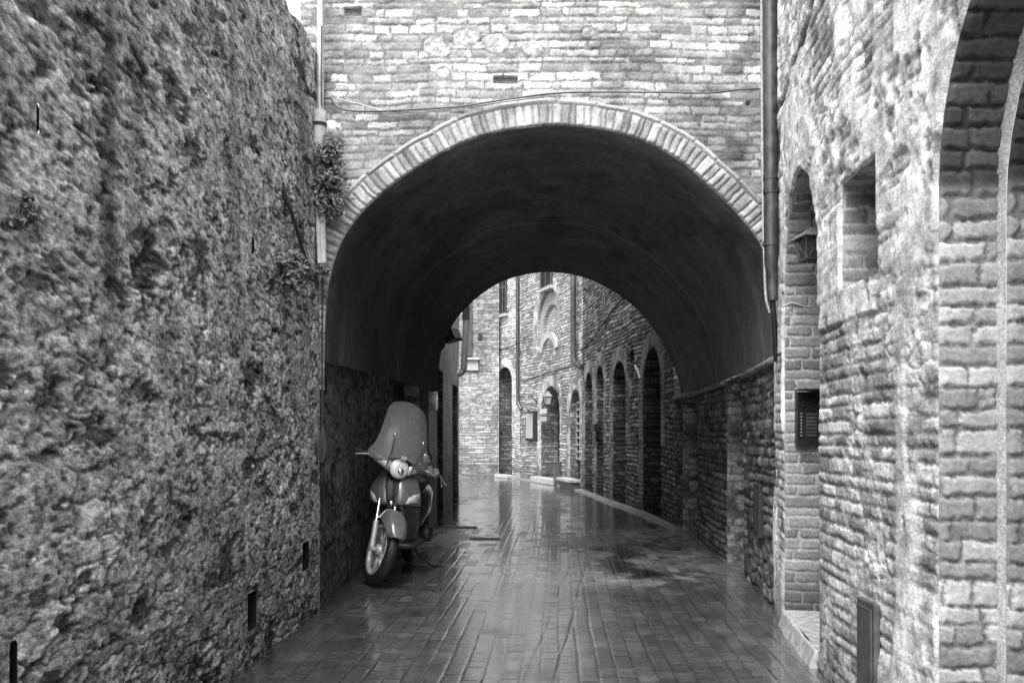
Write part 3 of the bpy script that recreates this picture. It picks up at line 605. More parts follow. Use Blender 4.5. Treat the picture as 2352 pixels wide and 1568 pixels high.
# blocked gothic arch of the second house: outer pointed recess, inner round recess
Yg = float(np.interp(RP.spx(1260), RP.s, RP.p[:, 1]))
gout = far_op(1233, 1287, 662, 'pointed', zpx(790, Yg), 1.0); gin = far_op(1240, 1280, 700, 'round', zpx(795, Yg))
wall("masonry", RP, S2, S1, -0.03, 9.5, lambda s: 0.025, 0.024, mk_far(131, 0.26, 0.52, 0.30), M['far'], h2, [oF, oG, gout], thick=0.4)
wall("masonry", RP, S1, S0, -0.03, 9.5, lambda s: 0.025, 0.024, mk_far(161, 0.28, 0.54, 0.26, 0.2), M['far'], h1, [oH], thick=0.4)
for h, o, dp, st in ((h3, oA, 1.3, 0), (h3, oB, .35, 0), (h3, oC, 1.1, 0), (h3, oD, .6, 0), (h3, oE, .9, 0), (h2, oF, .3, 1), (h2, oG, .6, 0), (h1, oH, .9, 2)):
    reveal("doorway", RP, o['poly'], dp, M['far'], h, mk_far(171, 0.08, 0.22) if h is h3 else mk_far(171, 0.17, 0.34), 0.03)  # shade of the deep openings put into darker reveal tones
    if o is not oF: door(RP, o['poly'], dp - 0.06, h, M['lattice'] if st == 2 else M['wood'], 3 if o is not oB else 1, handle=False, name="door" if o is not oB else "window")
reveal("blocked_arch", RP, gout['poly'], 0.12, M['far'], h2, mk_far(172, 0.3, 0.5), 0.03)
def offset_path(path, s0, s1, d, n=10):
    ss = np.linspace(s0, s1, n); x, y, nx, ny = path.at(ss); return Path([(a, b) for a, b in zip(x - nx * d, y - ny * d)], path.side)
g0, g1 = gout['poly'][:, 0].min(), gout['poly'][:, 0].max()
ip = offset_path(RP, g0 - 0.05, g1 + 0.05, 0.12)
ginp = gin['poly'] - [g0 - 0.05, 0]
def pat_gin(S, Z, D, A):
    H, T = mk_far(181, 0.32, 0.5)(S, Z, D + 9, A); _, ins, _, _, _ = near_poly(S, Z, ginp); return np.where(ins, H * 0.3 - 0.08, H * 0.2 + 0.03), np.where(ins, T, 0.34 + 0.05 * fbm(S * 5, Z * 5, 4, 3))
z0g, z1g = gout['poly'][:, 1].min(), gout['poly'][:, 1].max()
wall("blocking", ip, 0.0, g1 - g0 + 0.1, z0g - 0.05, z1g + 0.05, lambda s: 0.02, 0.02, pat_gin, M['far'], h2, thick=0.1)
# little arch of stone under the blocked window
sa_, sb_ = sorted((RP.spx(1243), RP.spx(1284))); sc_ = (sa_ + sb_) / 2; zc = zpx(797, Yg)
rings = []
for k in range(13):
    a = math.pi * (0.12 + 0.76 * k / 12); rr = (sb_ - sa_) / 2
    rings.append([RP.v(sc_ - rr * f * math.cos(a), zc - 0.45 + (rr * f) * math.sin(a) * 1.0 + 0.1, h) for f, h in ((1.0, -0.02), (1.0, 0.07), (0.78, 0.07), (0.78, -0.02))])
MB().loft(rings, smooth=False).build("relieving_arch", M['stone'], h2)
# lattice door
def lattice_door():
    p = oF['poly']; s0, s1 = p[:, 0].min(), p[:, 0].max(); o = door(RP, p, 0.24, h2, M['wood'], 3, handle=False)
    mb = MB(); zt = 2.2
    for k in range(4): local_box(RP, s0 + 0.05 + (s1 - s0 - 0.1) * k / 3, (0.75 + zt) / 2, -0.17, 0.07, zt - 0.75, 0.04, mb)
    for k in range(9): local_box(RP, (s0 + s1) / 2, 0.75 + (zt - 0.75) * k / 8, -0.165, s1 - s0 - 0.1, 0.055, 0.05, mb)
    mb.build("lattice", M['lattice'], o)
lattice_door()
# louvred leaf and pale frame in the lantern doorway
mb = MB(); s0, s1 = oG['poly'][:, 0].min(), oG['poly'][:, 0].max(); smid = s0 + (s1 - s0) * 0.55
local_box(RP, smid, 1.35, -0.49, 0.09, 2.4, 0.06, mb); mb.build("door_frame", M['lattice'], h2)
mb = MB()
for k in range(14): local_box(RP, (s0 + smid) / 2 - 0.02, 0.25 + 0.075 * k, -0.505, smid - s0 - 0.1, 0.045, 0.03, mb)
mb.build("louvre", M['woodmid'], h2)
# shutters
def shutter(px0, px1, py0, py1, house):
    a, b = sorted((RP.spx(px0), RP.spx(px1))); Y = float(np.interp((a + b) / 2, RP.s, RP.p[:, 1])); z0, z1 = zpx(py1, Y), zpx(py0, Y)
    mb = MB(); mid = (a + b) / 2
    local_box(RP, a + 0.03, (z0 + z1) / 2, 0.05, 0.06, z1 - z0, 0.05, mb); local_box(RP, b - 0.03, (z0 + z1) / 2, 0.05, 0.06, z1 - z0, 0.05, mb); local_box(RP, mid, (z0 + z1) / 2, 0.055, 0.05, z1 - z0, 0.05, mb)
    local_box(RP, mid, z0 + 0.03, 0.05, b - a, 0.06, 0.045, mb); local_box(RP, mid, (z0 + z1) / 2, 0.05, b - a, 0.06, 0.045, mb)
    fr = mb.build("window_shutter", M['shut'], house)
    mb = MB(); n = int((z1 - z0) / 0.07)
    for k in range(n): local_box(RP, mid, z0 + 0.05 + 0.07 * k, 0.045, b - a - 0.08, 0.035, 0.03, mb)
    mb.build("slats", M['wood'], fr)
    mb = MB(); local_box(RP, mid, z0 - 0.05, 0.05, b - a + 0.12, 0.08, 0.14, mb); mb.build("sill", M['stone'], house)
M['shut'] = mat("shutter_paint", 0.06, 0.6, 0, 12, 0.4)
shutter(1151, 1166, 600, 721, h1); shutter(1246, 1270, 560, 660, h2)
# house closing the street, and the house after the passage on the left
class Front(Flat): pass
rh = empty("rubble_house", (-3, 27.3, 0), "rough grey stone house closing the street at its far bend", "house", None)
SR = Flat(27.3)
wall("masonry", SR, 10 - 9, 10 - 0.42, -0.03, 9.5, lambda s: 0.03, 0.03, mk_far(201, 0.24, 0.46, 0, 0, 0.55, L=0.32), M['far'], rh, thick=0.4)
def fbx(name, px0, px1, py0, py1, Y, th, m, parent, out=0.0):
    a = P2(px0, py1, Y); b = P2(px1, py0, Y); return MB().box(((a[0] + b[0]) / 2, Y - th / 2 - out, (a[2] + b[2]) / 2), (b[0] - a[0], th, b[2] - a[2])).build(name, m, parent, bevel=0.01)
fbx("window_shutter", 1068, 1085, 690, 818, 27.3, 0.12, M['shut'], rh); fbx("sill", 1064, 1102, 822, 827, 27.3, 0.22, M['stone'], rh); fbx("stone_panel", 1069, 1099, 827, 851, 27.3, 0.1, M['stone'], rh)
fbx("hole_shade_block", 1099, 1107, 764, 779, 27.3, 0.06, M['wood'], rh)  # solid dark block on the wall, standing in for a hole's shade
hl = empty("plastered_house", (-1.2, 14, 0), "narrow light plastered house with two dark doorways, left side beyond the passage", "house")
l1 = dict(poly=arch_poly(LP.spx(1004), LP.spx(1017.5), -0.03, 2.45, 'rect')); l2 = dict(poly=arch_poly(LP.spx(1039), LP.spx(1051), -0.03, 2.35, 'rect'))
for d_ in (l1, l2): d_['ring'] = False
wall("masonry", LP, lt1, LP.sy(18.0), -0.03, 5.6, lambda s: 0.02, 0.02, lambda S, Z, D, A: (0.01 * fbm(S * 8, Z * 8, 3, 4) + 0.02 * fbm(S * 2, Z * 2, 4, 3), (0.5 + 0.09 * fbm(S * 6, Z * 3, 5, 4)) * (1 - 0.5 * sst(1.3, 0.5, Z + 0.3 * fbm(S * 4, Z * 4, 6, 3)) * (0.5 + 0.5 * vnoise(S * 14, Z * 14, 7)))), M['right'], hl, [l1, l2], thick=0.3)
for d_ in (l1, l2):
    reveal("doorway", LP, d_['poly'], 0.3, M['far'], hl, mk_far(171, 0.1, 0.2), 0.03); door(LP, d_['poly'], 0.12, hl, M['wood'], 3, handle=False)
MB().box((-2.0, 18.06, 2.8), (1.75, 0.1, 5.6)).build("end_wall", M['stone'], hl)

# pale edge stones along the foot of the right-hand houses
s_ = np.arange(RP.sy(12.9), RP.sy(28.5), 0.6); 
rings = []
for s in np.arange(RP.sy(12.2), RP.sy(29), 0.2):
    wdt = 0.10 + 0.08 * float(vnoise(np.array(s * 2.0), np.array(0.0), 3)); rings.append([RP.v(s, -0.02, 0.02), RP.v(s, 0.04, 0.0), RP.v(s, 0.025, wdt), RP.v(s, -0.02, wdt + 0.02)])
tag(MB().loft(rings, smooth=False).build("kerb", mat("kerb_stone", 0.17, 0.6, 0, 9, 0.5, 0.012)), kind='structure')

# ------------------------------------------------------------------ things on the walls
def lpos(px, py, h):
    s = LP.spx(px); v = LP.v(s, 0, h); return (v.x, v.y, zpx(py, v.y))
def tube_thing(name, pts, r, m, label, cat, group=None, n=10):
    return tag(MB().tube(spline(pts, 6) if len(pts) > 2 else pts, r, n).build(name, m), label, cat, group)
# right downpipe at the near arch
t = empty("downpipe", tuple(P2(1771, 995, 6.62)), "thick dark metal downpipe with a broken foot, right of the passage arch", "downpipe")
Yp = 6.62
MB().tube([P2(1768, -350, Yp), P2(1769, 0, Yp), P2(1770, 300, Yp), P2(1771, 560, Yp), P2(1772, 590, Yp)], 0.054, 18).build("pipe", M['pipe_dark'], t)
for py in (408, 440, 560): MB().tube([P2(1770.5, py - 5, Yp), P2(1770.5, py + 5, Yp)], 0.060, 18).build("joint_collar", M['pipe_dark'], t)
MB().tube([P2(1772, 588, Yp), P2(1771, 605, Yp), P2(1772, 622, Yp), P2(1774, 640, Yp)], [0.056, 0.05, 0.042, 0.04], 18).build("elbow", M['pipe_dark'], t)
MB().tube([P2(1774, 636, Yp), P2(1775, 690, Yp)], 0.04, 16).build("lower_pipe", M['zinc2'] if 'zinc2' in M else M['pipe_dark'], t)
MB().tube([P2(1775, 690, Yp), P2(1778, 740, Yp), P2(1783, 830, Yp + 0.05)], 0.02, 10).build("cable_duct", M['iron'], t)
tube_thing("cable", [P2(1748, -300, 6.78), P2(1750, 200, 6.78), P2(1753, 500, 6.78), P2(1756, 600, 6.76), P2(1759, 680, 6.74), P2(1768, 718, 6.72)], 0.010, M['cable_pale'], "white cable running down the left edge of the thick dark downpipe", "cable")
tube_thing("cable", [P2(1797, 705, 6.22), P2(1820, 696, 6.26), P2(1850, 704, 6.27), P2(1882, 700, 6.26)], 0.007, M['cable_pale'], "short white cable crossing the brick jamb above the intercom panel", "cable")
# left downpipe
Yq = 6.72
t = empty("downpipe", tuple(P2(737, 995, Yq)), "slim metal downpipe entering a pale pipe half hidden by ivy, left of the arch", "downpipe")
MB().tube([P2(738, -350, Yq), P2(737, 0, Yq), P2(735, 262, Yq)], 0.031, 16).build("metal_pipe", M['zinc'], t)
MB().tube([P2(733, 256, Yq), P2(733, 284, Yq)], 0.056, 18).build("socket", M['pipe_light'], t)
MB().tube([P2(733, 284, Yq), P2(733, 290, Yq)], 0.060, 18).build("clamp", M['iron'], t)
MB().tube([P2(733, 290, Yq), P2(733, 350, Yq), P2(737, 420, Yq)], [0.05, 0.05, 0.03], 18).build("funnel", M['pipe_light'], t)
MB().tube([P2(737, 415, Yq), P2(739, 500, Yq), P2(742, 605, Yq)], 0.029, 14).build("lower_pipe", M['pipe_light'], t)
MB().tube([P2(728, 418, Yq - 0.03), P2(730, 500, Yq - 0.03), P2(734, 605, Yq - 0.03)], 0.018, 12).build("thin_pipe", M['pipe_light'], t)
mb = MB().lathe([(0.0, 0.10), (0.05, 0.09), (0.085, 0.05), (0.09, 0.0), (0.085, -0.06)], P2(760, 305, YA - 0.03), (0.35, -1, 0), 18); tag(mb.build("ceramic_boss", M['pipe_light']), "pale rounded plaster boss beside the left downpipe above the ivy", "boss")
tube_thing("cable", [P2(720, 222, 6.7), P2(745, 226, 6.78), P2(760, 228, 6.82), P2(768, 240, 6.82), P2(790, 252, 6.82), P2(850, 256, 6.82), P2(960, 251, 6.81), P2(1060, 244, 6.81), P2(1180, 226, 6.80), P2(1300, 213, 6.81), P2(1500, 212, 6.81), P2(1620, 214, 6.81), P2(1700, 206, 6.81), P2(1752, 204, 6.80)], 0.0075, M['cable_grey'] if 'cable_grey' in M else M['plate'], "long grey cable strung above the arch ring from downpipe to downpipe", "cable")
tube_thing("cable", [P2(762, 226, 6.82), P2(820, 238, 6.825), P2(880, 254, 6.825), P2(960, 258, 6.825), P2(1060, 248, 6.825), P2(1180, 231, 6.82), P2(1290, 219, 6.82)], 0.0055, M['cable_pale'], "thin pale cable sagging just under the long grey cable above the arch", "cable")
tube_thing("cable", [P2(738, 60, 6.68), P2(738, 225, 6.68), P2(742, 250, 6.74), P2(755, 285, 6.78), P2(765, 298, 6.78)], 0.005, M['cable'], "thin black cable curving from the left downpipe to the round boss", "cable")
tube_thing("cable", [lpos(647, 420, 0.0), lpos(657, 480, .03), lpos(672, 530, .035), lpos(690, 590, .03), lpos(706, 622, .01)], 0.014, M['cable'], "thick black cable slanting down the rubble wall towards the small plant", "cable")
tube_thing("cable", [P2(741, 640, 6.80), P2(740, 800, 6.80), P2(741, 960, 6.80), P2(740, 985, 6.78)], 0.007, M['cable'], "thin black cable dropping down the left corner of the passage", "cable")
mb = MB()
for k in range(6): mb.tube(spline([P2(742, 978, 6.74), P2(733 + 2 * k, 1010, 6.72), P2(731 + 3 * k, 1045, 6.72), P2(737 + k, 1062, 6.72), P2(743 + k, 1030, 6.72), P2(743, 980, 6.74)], 5), 0.006, 6)
tag(mb.build("cable_coil", M['cable']), "bundle of black cable loops hanging at the left corner of the passage", "cable")
# dark board on the passage wall
mb = MB(); a = RP.sy(7.35); local_box(RP, a + 0.13, zpx(1171, 7.5), 0.04, 0.26, 0.46, 0.05, mb)
t = tag(mb.build("meter_cover", M['wood'], bevel=0.006), "dark upright board fixed low on the passage's right wall", "meter cover")
mb = MB(); local_box(RP, a + 0.13, zpx(1171, 7.5), 0.07, 0.10, 0.36, 0.012, mb); mb.build("panel", M['wood'], t)
# utility cover near the front
mb = MB(); a, b = sorted((RP.spx(1986), RP.spx(2027))); local_box(RP, (a + b) / 2, 0.32, 0.025, b - a, 0.52, 0.03, mb)
t = tag(mb.build("utility_cover", M['plate'], bevel=0.004), "flat grey metal utility cover at the foot of the plastered wall", "utility cover")
mb = MB(); local_box(RP, (a + b) / 2, 0.32, 0.043, b - a - 0.05, 0.46, 0.008, mb); mb.build("door_panel", M['plate'], t, bevel=0.002)
# stone threshold of the near doorway
mb = MB(); a, b = RP.sy(5.1), RP.sy(6.26); rings = []
for k in range(12):
    s = a + (b - a) * k / 11; rings.append([RP.v(s, -0.02, -0.5), RP.v(s, 0.10, -0.5), RP.v(s, 0.10 + 0.008 * random.random(), 0.02), RP.v(s, -0.02, 0.05 + 0.02 * random.random())])
mb.loft(rings, smooth=False); tag(mb.build("doorstep", M['stone'], bevel=0.008), "worn pale stone step under the near arched doorway", "doorstep")
# intercom panel on the brick jamb
xA, yA_, nxA, nyA = [float(k) for k in RP.at(np.array(RP.sy(6.30)))]
def intercom():
    Yf = 6.24; a = P2(1829, 1022, Yf); b = P2(1884, 900, Yf); w_, h_ = b[0] - a[0], b[2] - a[2]; cx, cz = (a[0] + b[0]) / 2, (a[2] + b[2]) / 2
    t = empty("intercom_panel", (cx, Yf, cz), "black ornate intercom panel with eight buttons on the brick jamb", "intercom")
    MB().box((cx, Yf + 0.01, cz), (w_, 0.05, h_)).build("back_plate", M['iron2'], t, bevel=0.003)
    mb = MB()
    for sx in (-1, 1): mb.box((cx + sx * (w_ / 2 - 0.006), Yf - 0.02, cz), (0.012, 0.014, h_))
    for sz in (-1, 1): mb.box((cx, Yf - 0.02, cz + sz * (h_ / 2 - 0.006)), (w_ - 0.024, 0.014, 0.012))
    mb.build("rim", M['iron2'], t)
    mb = MB().box((cx, Yf - 0.05, cz + h_ / 2 + 0.012), (w_ + 0.01, 0.14, 0.012)); mb.build("rain_hood", M['iron2'], t)
    mb = MB()
    for sx in (-1, 1):
        pts = []
        for k in range(30):
            an = k / 29 * 2.6 * math.pi; rr = 0.010 + 0.017 * k / 29; pts.append((cx + sx * (0.030 + rr * math.cos(an)), Yf - 0.022, cz + 0.085 + rr * math.sin(an)))
        mb.tube(pts, 0.0028, 6)
    mb.tube([(cx + 0.058 * math.cos(math.pi * k / 14), Yf - 0.022, cz + 0.088 + 0.058 * math.sin(math.pi * k / 14)) for k in range(15)], 0.003, 6)
    mb.build("scrollwork", M['iron2'], t)
    for k in range(8):
        z = cz + 0.035 - k * 0.0225
        MB().lathe([(0.0, 0.009), (0.005, 0.007), (0.006, 0.0)], (cx - w_ / 2 + 0.03, Yf - 0.018, z), (0, -1, 0), 10).build("bell_button", M['alloy'], t)
    for k in range(7):
        MB().box((cx + 0.018, Yf - 0.019, cz + 0.032 - k * 0.0255), (0.075, 0.006, 0.017)).build("name_plate", M['plate'], t)
M['iron2'] = mat("cast_iron", 0.045, 0.42, 0.5, 60, 0.3)
intercom()
# ------------------------------------------------------------------ lanterns
def lantern(name, label, loc, sc=1.0, rz=0.0, bracket=True):
    t = empty(name, (0, 0, 0), label, "lantern", "wall lanterns")
    def ring(z, r): return [(r * math.cos(math.pi / 4 + k * math.pi / 2), r * math.sin(math.pi / 4 + k * math.pi / 2), z) for k in range(4)]
    MB().loft([ring(0.0, 0.075), ring(0.22, 0.125)], smooth=False).build("glass", M['lampglass'], t)
    mb = MB()
    for k in range(4):
        a = ring(0.0, 0.078)[k]; b = ring(0.22, 0.13)[k]; mb.tube([a, b], 0.007, 6)
    for z, r in ((0.0, 0.082), (0.22, 0.134)):
        rr = ring(z, r)
        for k in range(4): mb.tube([rr[k], rr[(k + 1) % 4]], 0.008, 6)
    mb.tube([(0, 0, -0.05), (0, 0, 0.0)], [0.012, 0.03], 8); mb.build("frame", M['iron'], t)
    MB().loft([ring(0.225, 0.165), ring(0.27, 0.10), ring(0.32, 0.06), ring(0.345, 0.065), ring(0.37, 0.02)], smooth=False).build("cap", M['iron'] if sc > 1 else M['lampcap'], t)
    MB().tube([(0, 0, 0.365), (0, 0, 0.42)], [0.012, 0.006], 8).build("finial", M['iron'], t)
    if bracket:
        mb = MB(); mb.tube(spline([(0, 0, 0.41), (0.10, 0, 0.44), (0.22, 0, 0.38), (0.30, 0, 0.28), (0.33, 0, 0.18)], 6), 0.014, 8)
        mb.tube(spline([(0.33, 0, 0.38), (0.24, 0, 0.40), (0.22, 0, 0.34), (0.27, 0, 0.31)], 6), 0.009, 6); mb.box((0.335, 0, 0.27), (0.02, 0.06, 0.26)); mb.build("bracket", M['iron'], t)
    t.location = loc; t.rotation_euler = (0, 0, rz); t.scale = (sc,) * 3
    return t
M['lampcap'] = mat("weathered_cap", 0.3, 0.5, 0.3, 20, 0.3)
def lant_at(px, pyb, lab, sc):
    s = RP.spx(px + 12); x, y, nx, ny = [float(k) for k in RP.at(np.array(s))]
    d = 0.335 * sc; lx, ly = x + nx * d, y + ny * d; lantern("wall_lantern", lab, (lx, ly, zpx(pyb, ly)), sc, math.atan2(-ny, -nx))
lant_at(1222, 941, "iron wall lantern above the menu board", 0.85)
lant_at(1273, 929, "iron wall lantern on the right of the louvred arched doorway", 1.0)
# ornate lantern inside the near doorway
t = empty("wall_lantern", (0, 0, 0), "black wrought iron lantern with scrollwork hanging inside the near arched doorway", "lantern", "wall lanterns")
def rg(z, r): return [(r * math.cos(math.pi / 4 + k * math.pi / 2), r * math.sin(math.pi / 4 + k * math.pi / 2), z) for k in range(4)]
MB().loft([rg(0.17, 0.19), rg(0.185, 0.185), rg(0.265, 0.02)], smooth=False).build("cap", M['lampcap'], t)
mb = MB()
for z, r in ((-0.03, 0.115), (0.165, 0.15)):
    for k in range(4): mb.tube([rg(z, r)[k], rg(z, r)[(k + 1) % 4]], 0.008, 6)
for k in range(4):
    a = Vector(rg(-0.03, 0.115)[k]); b = Vector(rg(0.165, 0.15)[k]); mb.tube([a, b], 0.008, 6)
    c = Vector(rg(-0.03, 0.115)[(k + 1) % 4]); d = Vector(rg(0.165, 0.15)[(k + 1) % 4])
    for f0, f1 in ((0.1, 0.9), (0.9, 0.1)):
        pts = [a.lerp(c, f0 + (f1 - f0) * q).lerp(b.lerp(d, f0 + (f1 - f0) * q), q + 0.1 * math.sin(q * 9)) for q in np.linspace(0.03, 0.97, 10)]; mb.tube(pts, 0.005, 6)
mb.build("scroll_frame", M['plate'], t)
MB().loft([rg(-0.02, 0.095), rg(0.16, 0.13)], smooth=False).build("glass", mat("sooty_glass", 0.12, 0.2), t)
mb = MB().tube([(0, 0, 0.255), (0, 0, 0.42)], 0.008, 8); mb.build("hanging_rod", M['iron'], t)
t.location = tuple(P2(1864, 590, 5.92)); t.rotation_euler = (0, 0, R(8)); t.scale = (0.76,) * 3
# ------------------------------------------------------------------ far street furniture
s = RP.spx(1226)
def wbox(name, px0, px1, py0, py1, th, m, label=None, cat=None, group=None, parent=None, out=0.0, bev=0.01):
    a, b = sorted((RP.spx(px0), RP.spx(px1))); Y = float(np.interp((a + b) / 2, RP.s, RP.p[:, 1])); z0, z1 = zpx(py1, Y), zpx(py0, Y)
    mb = MB(); local_box(RP, (a + b) / 2, (z0 + z1) / 2, th / 2 + out, b - a, z1 - z0, th, mb); o = mb.build(name, m, parent, bevel=bev)
    return tag(o, label, cat, group) if label else o
t = wbox("menu_board", 1216, 1236, 944, 1012, 0.14, M['wood'], "tall framed menu board with a pale sheet, on the brick wall under a lantern", "menu board")
wbox("menu_sheet", 1218.5, 1233.5, 949, 1006, 0.02, M['paper'], parent=t, out=0.135, bev=0)
wbox("shop_sign", 1246, 1259, 939, 950, 0.06, M['white'], "small white sign on the wall of the lantern doorway, upper of two", "sign", out=0.03)
wbox("shop_sign", 1247, 1259, 957, 968, 0.06, M['paper'], "small grey sign under the white sign beside the lantern doorway", "sign", out=0.03)
wbox("letter_box", 1147, 1154.5, 991, 1000, 0.12, M['iron'], "small dark letter box beside the tall pale door", "letter box")
wbox("letter_box", 1369, 1378, 973, 990, 0.12, M['iron'], "dark letter box hung beside the second narrow doorway", "letter box")
t = wbox("street_lamp_box", 1129, 1138, 925, 961, 0.12, M['iron'], "dark framed notice box with a white foot on the corner of the pale brick house", "notice box")
wbox("white_panel", 1129, 1137.5, 950, 959, 0.03, M['white'], parent=t, out=0.12, bev=0)
wbox("meter_door", 1288, 1291.5, 1058, 1080, 0.06, M['plate'], "small grey meter door in the brick wall left of the lattice door", "meter door")
a = RP.spx(1289); mb = MB(); local_box(RP, a, 0.32, 0.12, 0.20, 0.64, 0.16, mb); tag(mb.build("utility_box", M['plate'], bevel=0.01), "low grey utility box standing left of the lattice door", "utility box")
t = empty("bench", RP.v(RP.spx(1318), 0, 0.2), "low pale stone bench in front of the lattice door", "bench")
a, b = sorted((RP.spx(1304), RP.spx(1334))); mb = MB(); local_box(RP, (a + b) / 2, 0.22, 0.16, b - a, 0.07, 0.34, mb); mb.build("seat", M['stone'], t, bevel=0.01)
mb = MB(); local_box(RP, (a + b) / 2, 0.09, 0.13, b - a - 0.1, 0.18, 0.22, mb); mb.build("base", M['plate'], t)
a, b = oG['poly'][:, 0].min() - 0.1, oG['poly'][:, 0].max() + 0.1; mb = MB(); local_box(RP, (a + b) / 2, 0.08, 0.14, b - a, 0.16, 0.34, mb); tag(mb.build("doorstep", M['stone'], bevel=0.015), "pale stone step under the lantern-lit arched doorway", "doorstep")
a, b = oH['poly'][:, 0].min() - 0.1, oH['poly'][:, 0].max() + 0.1; mb = MB(); local_box(RP, (a + b) / 2, 0.05, 0.1, b - a, 0.10, 0.3, mb); tag(mb.build("doorstep", M['stone'], bevel=0.015), "low pale step under the tall door at the far bend", "doorstep")
def rp_tube(name, pts, r, m, label, cat, group=None):              # points: (px, py, distance off the wall)
    out = []
    for px, py, h in pts:
        s = RP.spx(px); v = RP.v(s, 0, h); out.append((v.x, v.y, zpx(py, v.y)))
    return tube_thing(name, out, r, m, label, cat, group)
rp_tube("downpipe", [(1195.5, 450, .1), (1195.7, 700, .1), (1196, 900, .1), (1197.5, 925, .1), (1201, 940, .06)], 0.055, M['pipe_dark'], "dark downpipe between the shuttered pale house and the lantern house", "downpipe")
rp_tube("downpipe", [(1328, 430, .13), (1328.3, 650, .13), (1328.6, 800, .13), (1330, 828, .13), (1336, 838, .1), (1342, 842, .04)], 0.075, M['pipe_dark'], "thick dark downpipe curving into the wall above the lattice door", "downpipe")
rp_tube("cable", [(1138, 806, .03), (1165, 799, .03), (1194, 791, .16), (1215, 771, .04)], 0.016, M['cable'], "dark cable crossing the pale brick house above its arched door", "cable")
rp_tube("cable", [(1203, 876, .03), (1240, 862, .03), (1290, 846, .03), (1325, 838, .03)], 0.014, M['plate'], "grey cable above the lanterns on the brick house", "cable")
rp_tube("cable", [(1338, 805, .03), (1365, 775, .03), (1391, 741, .05), (1415, 706, .03), (1440, 675, .03), (1470, 640, .03)], 0.016, M['cable'], "dark cable climbing steeply across the brown brick house front", "cable")
rp_tube("cable", [(1391, 520, .03), (1392, 650, .03), (1392, 820, .03)], 0.014, M['plate'], "thin vertical cable down the brown brick house front", "cable")
rp_tube("cable", [(1462, 840, .03), (1468, 850, .03), (1473, 869, .03)], 0.018, M['cable_pale'], "short white cable end left of the largest dark arched doorway", "cable")
# downpipe and floodlight of the left house
t = empty("downpipe", (-1.0, 17.4, 0), "shiny zinc downpipe bending back into the light plastered house's corner", "downpipe")
Yz = 17.4
MB().tube([P2(1070, 520, Yz), P2(1070, 700, Yz), P2(1070, 735, Yz)], 0.075, 16).build("upper_pipe", M['pipe_dark'], t)
MB().tube(spline([P2(1071, 735, Yz), P2(1068, 790, Yz), P2(1066, 830, Yz), P2(1064.5, 848, Yz), P2(1056, 857, Yz), P2(1040, 858, Yz)], 6), 0.068, 16).build("elbow_pipe", M['zinc'], t)
t = empty("floodlight", (0, 0, 0), "black floodlight tilted down over the street beside the passage exit", "floodlight")
def fr(y, w_, h_): return [(sx * w_, y, sz * h_) for sx, sz in ((-1, -1), (1, -1), (1, 1), (-1, 1))]
MB().loft([fr(0.16, 0.035, 0.03), fr(0.1, 0.07, 0.06), fr(-0.06, 0.12, 0.09), fr(-0.09, 0.125, 0.095)], smooth=False).build("housing", M['iron'], t, bevel=0.01)
MB().box((0, -0.092, 0), (0.21, 0.01, 0.15)).build("lens", M['lampglass'], t)
MB().tube([(0, 0.12, 0.0), (-0.02, 0.2, -0.08), (-0.05, 0.28, -0.12)], 0.018, 8).build("arm", M['iron'], t)
t.location = tuple(P2(1038, 773, 13.4)); t.rotation_euler = (R(-25), R(0), R(62)); t.scale = (1.05,) * 3
# drain grates
def grate(px0, px1, py, ln, label):
    Y = 1.4 * FPX / (py - HY); x0, x1 = (px0 - CX) / FPX * Y, (px1 - CX) / FPX * Y
    t = empty("drain_grate", ((x0 + x1) / 2, Y, 0), label, "drain grate", "street drain grates")
    mb = MB(); c = (x0 + x1) / 2; W = x1 - x0
    for sy in (-1, 1): mb.box((c, Y + sy * (ln / 2 + 0.01), 0.003), (W, 0.02, 0.012))
    for sx in (-1, 1): mb.box((c + sx * (W / 2 - 0.01), Y, 0.003), (0.02, ln, 0.012))
    mb.build("frame", M['plate'], t)
    mb = MB(); n = int(W / 0.035)
    for k in range(1, n): mb.box((x0 + W * k / n, Y, 0.002), (0.014, ln, 0.010))
    mb.build("bars", M['plate'], t)
grate(1024, 1096, 1211, 0.16, "long iron drain grate across the paving at the passage exit")
grate(1078, 1150, 1237, 0.10, "smaller iron drain grate in the paving, just inside the passage exit")
